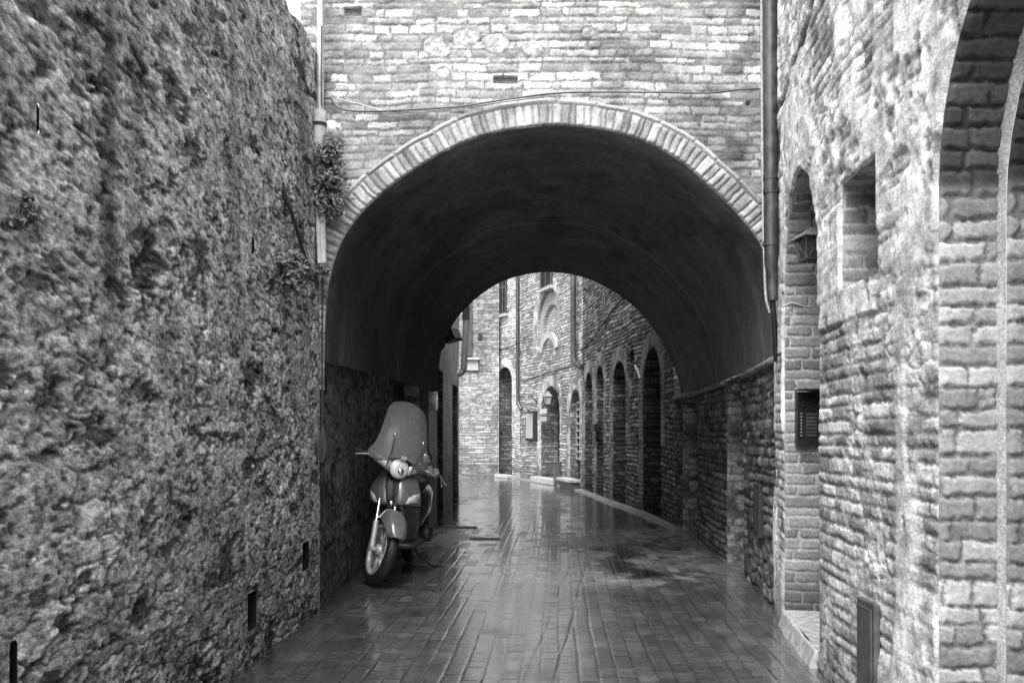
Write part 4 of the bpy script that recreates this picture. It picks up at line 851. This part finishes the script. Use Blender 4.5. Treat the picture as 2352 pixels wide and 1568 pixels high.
# ------------------------------------------------------------------ plants
def plant(name, loc, spread, n, label, size=0.035, seed=1, hang=0.0):
    r = random.Random(seed); t = empty(name, loc, label, "plant"); L = Vector(loc); vs = []; fs = []; mbs = MB()
    ends = []
    for k in range(max(6, n // 14)):
        e = Vector((r.gauss(0, spread[0] * 0.5), -abs(r.gauss(0, spread[1] * 0.6)), r.uniform(-1, 1) * spread[2]))
        mid = e * 0.5 + Vector((0, -0.02, 0.03)); ends.append(e); mbs.tube([L + Vector((0, 0, e.z * 0.5)), L + mid + Vector((0, 0, e.z * 0.2)), L + e], 0.004, 5)
    mbs.build("stem", M['stem'], t)
    for k in range(n):
        e = r.choice(ends) + Vector((r.gauss(0, spread[0] * 0.25), r.gauss(0, spread[1] * 0.25), r.gauss(0, spread[2] * 0.14)))
        c = L + e; c.y = min(c.y, L.y + 0.01); sz = size * r.uniform(0.6, 1.4)
        nrm = Vector((r.gauss(0, 0.6), -1 + r.gauss(0, 0.5), 0.7 + r.gauss(0, 0.6))).normalized(); a = nrm.cross(Vector((r.gauss(0, 1), r.gauss(0, 1), r.gauss(0, 1)))).normalized(); b = nrm.cross(a)
        base = len(vs); fold = nrm * sz * 0.25
        for (u, v, f) in ((-1, 0, 0), (-0.3, 0.62, 1), (0.5, 0.5, 1), (1.1, 0, 0), (0.5, -0.5, 1), (-0.3, -0.62, 1)): vs.append(c + a * u * sz + b * v * sz + fold * f)
        fs += [(base, base + 1, base + 2, base + 3), (base, base + 3, base + 4, base + 5)]
    MB().add(vs, fs).build("leaves", M['leaf'], t)
plant("ivy", tuple(P2(755, 415, 6.74)), (0.11, 0.09, 0.26), 2000, "thick dark ivy clump hanging over the left downpipe beside the arch", 0.016, 3)
plant("wall_plant", lpos(656, 625, 0.04), (0.08, 0.16, 0.11), 700, "bushy plant growing out of the rubble wall below the slanting cable", 0.020, 5)
plant("wall_plant", tuple(P2(747, 622, 6.72)), (0.07, 0.05, 0.05), 120, "small leafy tuft at the foot of the pale pipe", 0.020, 6)
plant("wall_plant", lpos(46, 490, 0.03), (0.02, 0.05, 0.05), 160, "small dark tuft on the rubble wall at the photo's left edge", 0.010, 8)
# ------------------------------------------------------------------ scooter: local frame x forward, y to the rider's left, z up
def scooter():
    t = empty("motor_scooter", (0, 0, 0), "grey motor scooter with a tall tinted windshield, parked on its stand against the left wall", "scooter")
    V = Vector
    AX = V((1.30, 0, 0.285)); ST = R(33); RK = R(26)
    adir = V((math.sin(RK), 0, -math.cos(RK))); p0 = V((1.02, 0, 0.93))
    steer = Matrix.Translation(p0) @ Matrix.Rotation(-ST, 4, adir) @ Matrix.Translation(-p0)
    def wheel(c, name, w, spokes, mtx, parent=t):
        r = 0.285
        prof = [(r - 0.085, -w * 0.42), (r - 0.05, -w * 0.5), (r - 0.02, -w * 0.44), (r - 0.004, -w * 0.25), (r, 0), (r - 0.004, w * 0.25), (r - 0.02, w * 0.44), (r - 0.05, w * 0.5), (r - 0.085, w * 0.42)]
        wh = MB().lathe(prof, c, (0, 1, 0), 48).xf(mtx).build(name, M['rubber'], parent)
        mb = MB().lathe([(r - 0.088, -w * 0.46), (r - 0.070, -w * 0.52), (r - 0.070, -w * 0.44), (r - 0.09, -w * 0.36), (r - 0.09, w * 0.36), (r - 0.070, w * 0.44), (r - 0.070, w * 0.52), (r - 0.088, w * 0.46)], c, (0, 1, 0), 48)
        mb.xf(mtx).build("rim", M['alloy'], wh)
        for k in range(spokes):
            pair = k // 2; a = 2 * math.pi * (pair + 0.5) / (spokes / 2) + (0.24 if k % 2 else -0.24); a0 = 2 * math.pi * (pair + 0.5) / (spokes / 2) + (0.10 if k % 2 else -0.10)
            p = [c + V((math.cos(a0), 0, math.sin(a0))) * 0.045, c + V((math.cos(a), 0, math.sin(a))) * (r - 0.10)]
            d = (p[1] - p[0]).normalized(); s_ = d.cross(V((0, 1, 0))); rings = []
            for q, wd in ((0, 0.015), (0.5, 0.012), (1, 0.010)):
                m_ = p[0].lerp(p[1], q); rings.append([m_ + s_ * wd * math.cos(b) + V((0, 1, 0)) * 0.018 * math.sin(b) for b in [2 * math.pi * j / 10 for j in range(10)]])
            MB().loft(rings).xf(mtx).build("spoke", M['alloy'], wh)
        MB().lathe([(0.0, -0.05), (0.03, -0.05), (0.05, -0.03), (0.05, 0.03), (0.03, 0.05), (0.0, 0.05)], c, (0, 1, 0), 20).xf(mtx).build("hub", M['alloy'], wh)
        mb = MB().lathe([(0.06, 0.045), (0.115, 0.045), (0.115, 0.05), (0.06, 0.05), (0.06, 0.045)], c, (0, 1, 0), 32); mb.xf(mtx).build("brake_disc", M['plate'], wh)
        return wh
    I = Matrix.Identity(4)
    wheel(AX, "front_wheel", 0.095, 10, steer); wheel(V((0, 0, 0.285)), "rear_wheel", 0.11, 10, I)
    # fork: one leg each side of the wheel
    top = p0 + adir * 0.10
    for sy in (-1, 1):
        off = V((0, sy * 0.075, 0)); a = AX + off + V((-0.03, 0, 0.0)); b = a - adir * 0.44
        mb = MB().tube([a + adir * 0.02, a - adir * 0.24], 0.024, 14).xf(steer); lg = mb.build("fork_leg", M['alloy'], t)
        MB().tube([a - adir * 0.22, b], 0.015, 12).xf(steer).build("stanchion", M['chrome'], lg)
        MB().tube([a + V((0.03, -0.02, 0)), a + V((0.03, 0.02, 0))], 0.022, 12).xf(steer).build("axle_clamp", M['alloy'], lg)
    # front mudguard: arched sheet over the wheel with deep sides
    rings = []
    for k in range(17):
        an = R(30 + 105 * k / 16); rr = 0.318 + 0.02 * math.sin(math.pi * k / 16); wd = 0.075 + 0.035 * math.sin(math.pi * min(1, k / 12)) ; drop = 0.03 + 0.045 * math.sin(math.pi * (k / 16) ** 1.2)
        if k == 0: wd = 0.05
        ring = []
        for j in range(11):
            u = j / 10 * 2 - 1; ay = wd * (abs(u) ** 0.8) * (1 if u > 0 else -1); r_ = rr + 0.02 * (1 - u * u) - drop * max(0, abs(u) - 0.55) / 0.45
            ring.append(AX + V((math.cos(an) * r_, ay, math.sin(an) * r_)))
        rings.append(ring)
    MB().loft(rings, closed=False, caps=False).xf(steer).build("front_mudguard", M['paint'], t, subsurf=1, solid=0.006)
    # front shield: smooth leg shield with two swelling lobes and a dark centre tie
    def shield_pt(u, z, out=0.0):
        zs = [0.24, 0.30, 0.45, 0.58, 0.640, 0.655, 0.70, 0.78, 0.86, 0.92]; ws = [0.12, 0.15, 0.20, 0.22, 0.22, 0.235, 0.235, 0.22, 0.18, 0.13]; xs = [0.86, 0.89, 0.945, 0.99, 1.02, 1.10, 1.105, 1.085, 1.055, 1.03]
        w_ = float(np.interp(z, zs, ws)); x0 = float(np.interp(z, zs, xs)); lob = 0.018 * math.sin(math.pi * min(1, abs(u) * 1.25)) * float(np.interp(z, [0.6, 0.66, 0.8, 0.92], [0, 1, 1, 0.2]))
        y = u * w_; x = x0 - 0.16 * abs(u) ** 2.4 - 0.015 * math.exp(-(u * 4) ** 2) + lob + out
        return V((x, y, z + 0.015 * abs(u) * (z > 0.65)))
    zl = [0.24, 0.28, 0.34, 0.42, 0.5, 0.57, 0.62, 0.640]; us = [k / 12 - 1 for k in range(25)]
    MB().loft([[shield_pt(u, z) for u in us] for z in zl], closed=False, caps=False).build("leg_shield", M['paint_dark'], t, solid=0.012)
    zl = [0.640, 0.646, 0.652, 0.66, 0.69, 0.72, 0.76, 0.80, 0.84, 0.88, 0.905, 0.92]
    sh = MB().loft([[shield_pt(u, z) for u in us] for z in zl], closed=False, caps=False).build("front_fairing", M['paint'], t, subsurf=1, solid=0.012)
    zt = [0.675, 0.70, 0.74, 0.80, 0.86, 0.915]; mb = MB()
    mb.loft([[shield_pt(u * (0.13 + 0.28 * (z - 0.67) / 0.25), z, 0.010) for u in (-1, -.5, 0, .5, 1)] for z in zt], closed=False, caps=False); mb.build("centre_tie", M['plastic'], sh, solid=0.006)
    c = shield_pt(0, 0.672, 0.022)
    MB().lathe([(0.0, 0.012), (0.018, 0.010), (0.026, 0.004), (0.028, -0.006)], c, (1, 0, 0.25), 6).build("badge", M['chrome'], sh)
    for sy in (-1, 1):
        q = [(0.50, 0.663), (0.66, 0.716), (0.80, 0.735), (0.955, 0.74), (0.985, 0.665)]; vs = [shield_pt(sy * u, z, 0.010) for u, z in q]
        m_ = V((0, 0, 0))
        for p in vs: m_ += p / len(vs)
        vs2 = vs + [m_ + V((0.012, 0, 0))]; mb = MB().add(vs2, [(i, (i + 1) % 5, 5) for i in range(5)], True)
        mb.build("turn_signal", M['lens'], sh, solid=0.008)
    # inner side of the shield, tunnel, floor, seat and tail
    def se(x, w_, z0, z1, n=20, e=2.6):
        cz, h = (z0 + z1) / 2, (z1 - z0) / 2
        return [V((x, w_ * math.copysign(abs(math.cos(a)) ** (2 / e), math.cos(a)), cz + h * math.copysign(abs(math.sin(a)) ** (2 / e), math.sin(a)))) for a in [2 * math.pi * j / n for j in range(n)]]
    MB().loft([se(0.99, 0.04, 0.62, 0.90), se(0.93, 0.12, 0.5, 0.9), se(0.86, 0.15, 0.35, 0.80), se(0.82, 0.12, 0.3, 0.62)]).build("inner_shield", M['plastic'], t)
    MB().loft([se(0.90, 0.13, 0.25, 0.30), se(0.85, 0.20, 0.24, 0.31), se(0.5, 0.22, 0.24, 0.31), se(0.34, 0.16, 0.25, 0.32)]).build("floorboard", M['plastic'], t)
    MB().loft([se(0.50, 0.10, 0.28, 0.42), se(0.44, 0.15, 0.28, 0.72), se(0.30, 0.185, 0.36, 0.77), se(0.05, 0.195, 0.42, 0.78), se(-0.20, 0.165, 0.52, 0.78), se(-0.40, 0.09, 0.62, 0.77), se(-0.45, 0.03, 0.68, 0.74)]).build("rear_body", M['paint_dark'], t)
    MB().loft([se(0.50, 0.06, 0.74, 0.79), se(0.46, 0.12, 0.72, 0.82), se(0.25, 0.16, 0.74, 0.84), se(0.0, 0.16, 0.75, 0.85), se(-0.05, 0.155, 0.76, 0.89), se(-0.30, 0.13, 0.77, 0.90), se(-0.40, 0.05, 0.78, 0.86)]).build("seat", M['seat'], t)
    MB().loft([se(0.42, 0.07, 0.20, 0.36), se(0.30, 0.12, 0.17, 0.40), se(0.08, 0.13, 0.19, 0.42), se(-0.05, 0.10, 0.22, 0.38)]).build("engine", M['plate'], t)
    MB().lathe([(0.0, 0.235), (0.06, 0.23), (0.08, 0.20), (0.08, 0.13), (0.05, 0.10)], V((0.16, 0, 0.31)), (0, 1, 0), 24).build("crankcase_cover", M['plastic'], t)
    MB().tube([V((0.25, -0.13, 0.25)), V((0.05, -0.17, 0.27)), V((-0.25, -0.17, 0.33))], [0.03, 0.055, 0.05], 14).build("muffler", M['iron2'], t)
    MB().loft([[V((math.cos(a) * 0.33, y_, 0.285 + math.sin(a) * 0.33)) for y_ in (-0.07, -0.04, 0, 0.04, 0.07)] for a in [R(60 + 12 * k) for k in range(9)]], closed=False, caps=False).build("rear_mudguard", M['plastic'], t, solid=0.006)
    MB().tube(spline([V((0.44, 0.10, 0.22)), V((0.40, 0.17, 0.12)), V((0.33, 0.27, 0.035)), V((0.26, 0.33, 0.02)), V((0.22, 0.38, 0.012))], 5), 0.011, 8).build("side_stand", M['iron'], t)
    MB().tube([V((-0.36, 0.12, 0.84)), V((-0.5, 0.10, 0.88)), V((-0.55, 0, 0.88)), V((-0.5, -0.10, 0.88)), V((-0.36, -0.12, 0.84))], 0.011, 8).build("grab_rail", M['chrome'], t)
    # handlebar assembly (steered)
    def hs(y, x, zc, hx, hz, n=16): return [V((x + hx * math.cos(a), y, zc + hz * math.sin(a))) for a in [2 * math.pi * j / n for j in range(n)]]
    hb = MB().loft([hs(-0.27, 0.965, 1.020, 0.02, 0.025), hs(-0.20, 0.985, 1.018, 0.045, 0.045), hs(-0.12, 1.01, 1.005, 0.075, 0.062), hs(0.0, 1.035, 0.985, 0.095, 0.085), hs(0.12, 1.01, 1.005, 0.075, 0.062), hs(0.20, 0.985, 1.018, 0.045, 0.045), hs(0.27, 0.965, 1.020, 0.02, 0.025)]).xf(steer).build("handlebar_cover", M['paint_dark'], t)
    hl_ = MB().lathe([(0.088, -0.03), (0.088, 0.0), (0.080, 0.006)], V((1.10, 0, 0.975)), (1, 0, 0.12), 28).xf(steer).build("headlight", M['plastic'], t)
    mb = MB().lathe([(0.086, 0.004), (0.080, 0.018), (0.05, 0.028), (0.02, 0.034), (0.0, 0.035)], V((1.10, 0, 0.975)), (1, 0, 0.12), 28); mb.xf(steer).build("lens", M['headlens'], hl_)
    mb = MB().lathe([(0.030, 0.030), (0.024, 0.045), (0.0, 0.047)], V((1.10, 0.012, 0.955)), (1, 0, 0.12), 18); mb.xf(steer).build("bulb_shield", M['chrome'], hl_)
    for sy in (-1, 1):
        vs = [V((1.103, sy * 0.088, 1.02)), V((1.035, sy * 0.215, 1.05)), V((1.025, sy * 0.215, 0.985)), V((1.098, sy * 0.085, 0.935))]
        m_ = (vs[0] + vs[1] + vs[2] + vs[3]) / 4 + V((0.02, 0, 0))
        MB().add(vs + [m_], [(0, 1, 4), (1, 2, 4), (2, 3, 4), (3, 0, 4)], True).xf(steer).build("front_reflector", M['lens'], hb, solid=0.006)
        g = MB().tube([V((0.965, sy * 0.25, 1.02)), V((0.93, sy * 0.37, 1.025))], 0.019, 14).xf(steer).build("grip", M['rubber'], t)
        MB().tube(spline([V((1.0, sy * 0.24, 1.02)), V((1.04, sy * 0.29, 1.02)), V((1.02, sy * 0.36, 1.0)), V((1.0, sy * 0.38, 0.99))], 5), 0.007, 8).xf(steer).build("brake_lever", M['alloy'], g)
        if sy == 1:
            st = MB().tube([V((0.96, sy * 0.21, 1.03)), V((0.93, sy * 0.24, 1.08)), V((0.94, sy * 0.26, 1.12))], 0.006, 8).xf(steer).build("mirror", M['chrome'], t)
            MB().lathe([(0.0, 0.022), (0.03, 0.018), (0.052, 0.004), (0.052, -0.006), (0.0, -0.006)], V((0.95, sy * 0.265, 1.13)), (1, -0.1, 0), 22).xf(steer).build("mirror_shell", M['chrome'], st)
    # windshield: tall curved sheet with flaring hand wings
    prof = [(0.93, 0.18, 1.10), (0.96, 0.25, 1.105), (1.00, 0.285, 1.105), (1.05, 0.295, 1.10), (1.09, 0.275, 1.095), (1.125, 0.252, 1.088), (1.18, 0.240, 1.075), (1.26, 0.220, 1.04), (1.34, 0.21, 0.995), (1.42, 0.195, 0.945), (1.48, 0.18, 0.905), (1.52, 0.148, 0.88), (1.545, 0.09, 0.86), (1.555, 0.03, 0.85)]
    rings = [[V((x - 0.09 * abs(k / 8 - 1) ** 2 * (w_ / 0.2) + 0.035, w_ * (k / 8 - 1), max(z, 1.07 - 0.075 * min(1, abs(k / 8 - 1) / 0.8) ** 2))) for k in range(17)] for z, w_, x in prof]
    MB().loft(rings, closed=False, caps=False).xf(steer).build("windshield", M['screen'], t, subsurf=1, solid=0.004)
    for sy in (-1, 1):
        rd = MB().tube([V((1.10, sy * 0.115, 0.96)), V((1.135, sy * 0.125, 1.12)), V((1.118, sy * 0.135, 1.24))], 0.006, 8).xf(steer).build("screen_bracket", M['plate'], t)
        MB().lathe([(0.0, 0.016), (0.012, 0.014), (0.018, 0.0)], V((1.12, sy * 0.135, 1.245)), (1, 0, 0), 12).xf(steer).build("screen_knob", M['chrome'], rd)
    MB().box((1.135, 0.0, 1.075), (0.006, 0.05, 0.03)).xf(steer).build("sticker", M['white'], t)
    # patterned wrap on the left grip and lap apron hanging under it
    rings = []
    for k in range(10):
        y = 0.235 + 0.022 * k; rr = 0.046 + 0.012 * math.sin(k * 1.9) ; rings.append([V((0.965 - 0.028 * k / 2 * 0.25 + rr * 1.1 * math.cos(a), y, 1.02 + rr * (1 + 0.2 * math.sin(3 * a + k)) * math.sin(a))) for a in [2 * math.pi * j / 14 for j in range(14)]])
    MB().loft(rings).xf(steer).build("grip_wrap", M['cloth'], t, subsurf=1)
    for dx, dz in ((0.0, -0.10), (0.03, -0.075)): MB().tube([V((0.95 + dx, 0.44, 1.02)), V((0.95 + dx, 0.47, 0.98)), V((0.96 + dx, 0.49 + dx, 1.02 + dz))], 0.007, 6).xf(steer).build("wrap_strap", M['cloth'], t)
    ap = [[V((1.00 - 0.02 * j + 0.02 * math.sin(j * 1.3 + i), 0.13 + 0.15 * i / 6 * (1 - 0.25 * j / 6) , 0.965 - 0.17 * j / 6 * (1 - 0.85 * (i / 6) ** 2))) for i in range(7)] for j in range(7)]
    MB().loft(ap, closed=False, caps=False).xf(steer).build("lap_apron", M['cloth'], t, subsurf=1, solid=0.008)
    t.scale = (1.10,) * 3
    LEAN = R(3.5)
    # heading: from the rear wheel to the front wheel
    Ff = Vector((-1.205, 7.86, 0)); Rr = Vector((-1.12, 9.25, 0)); h = (Ff - Rr); hd = math.atan2(h.y, h.x)
    rot = Matrix.Rotation(hd, 4, 'Z') @ Matrix.Rotation(-LEAN, 4, 'X')
    fw = rot @ Vector((1.30 * 1.10, 0, 0)); t.rotation_euler = rot.to_euler(); t.location = Ff - Vector((fw.x, fw.y, -0.005))
    return t
M['headlens'] = mat("headlight_glass", 0.85, 0.08, 0.2, 60, 0.4, 0.004, 1.0)
scooter()
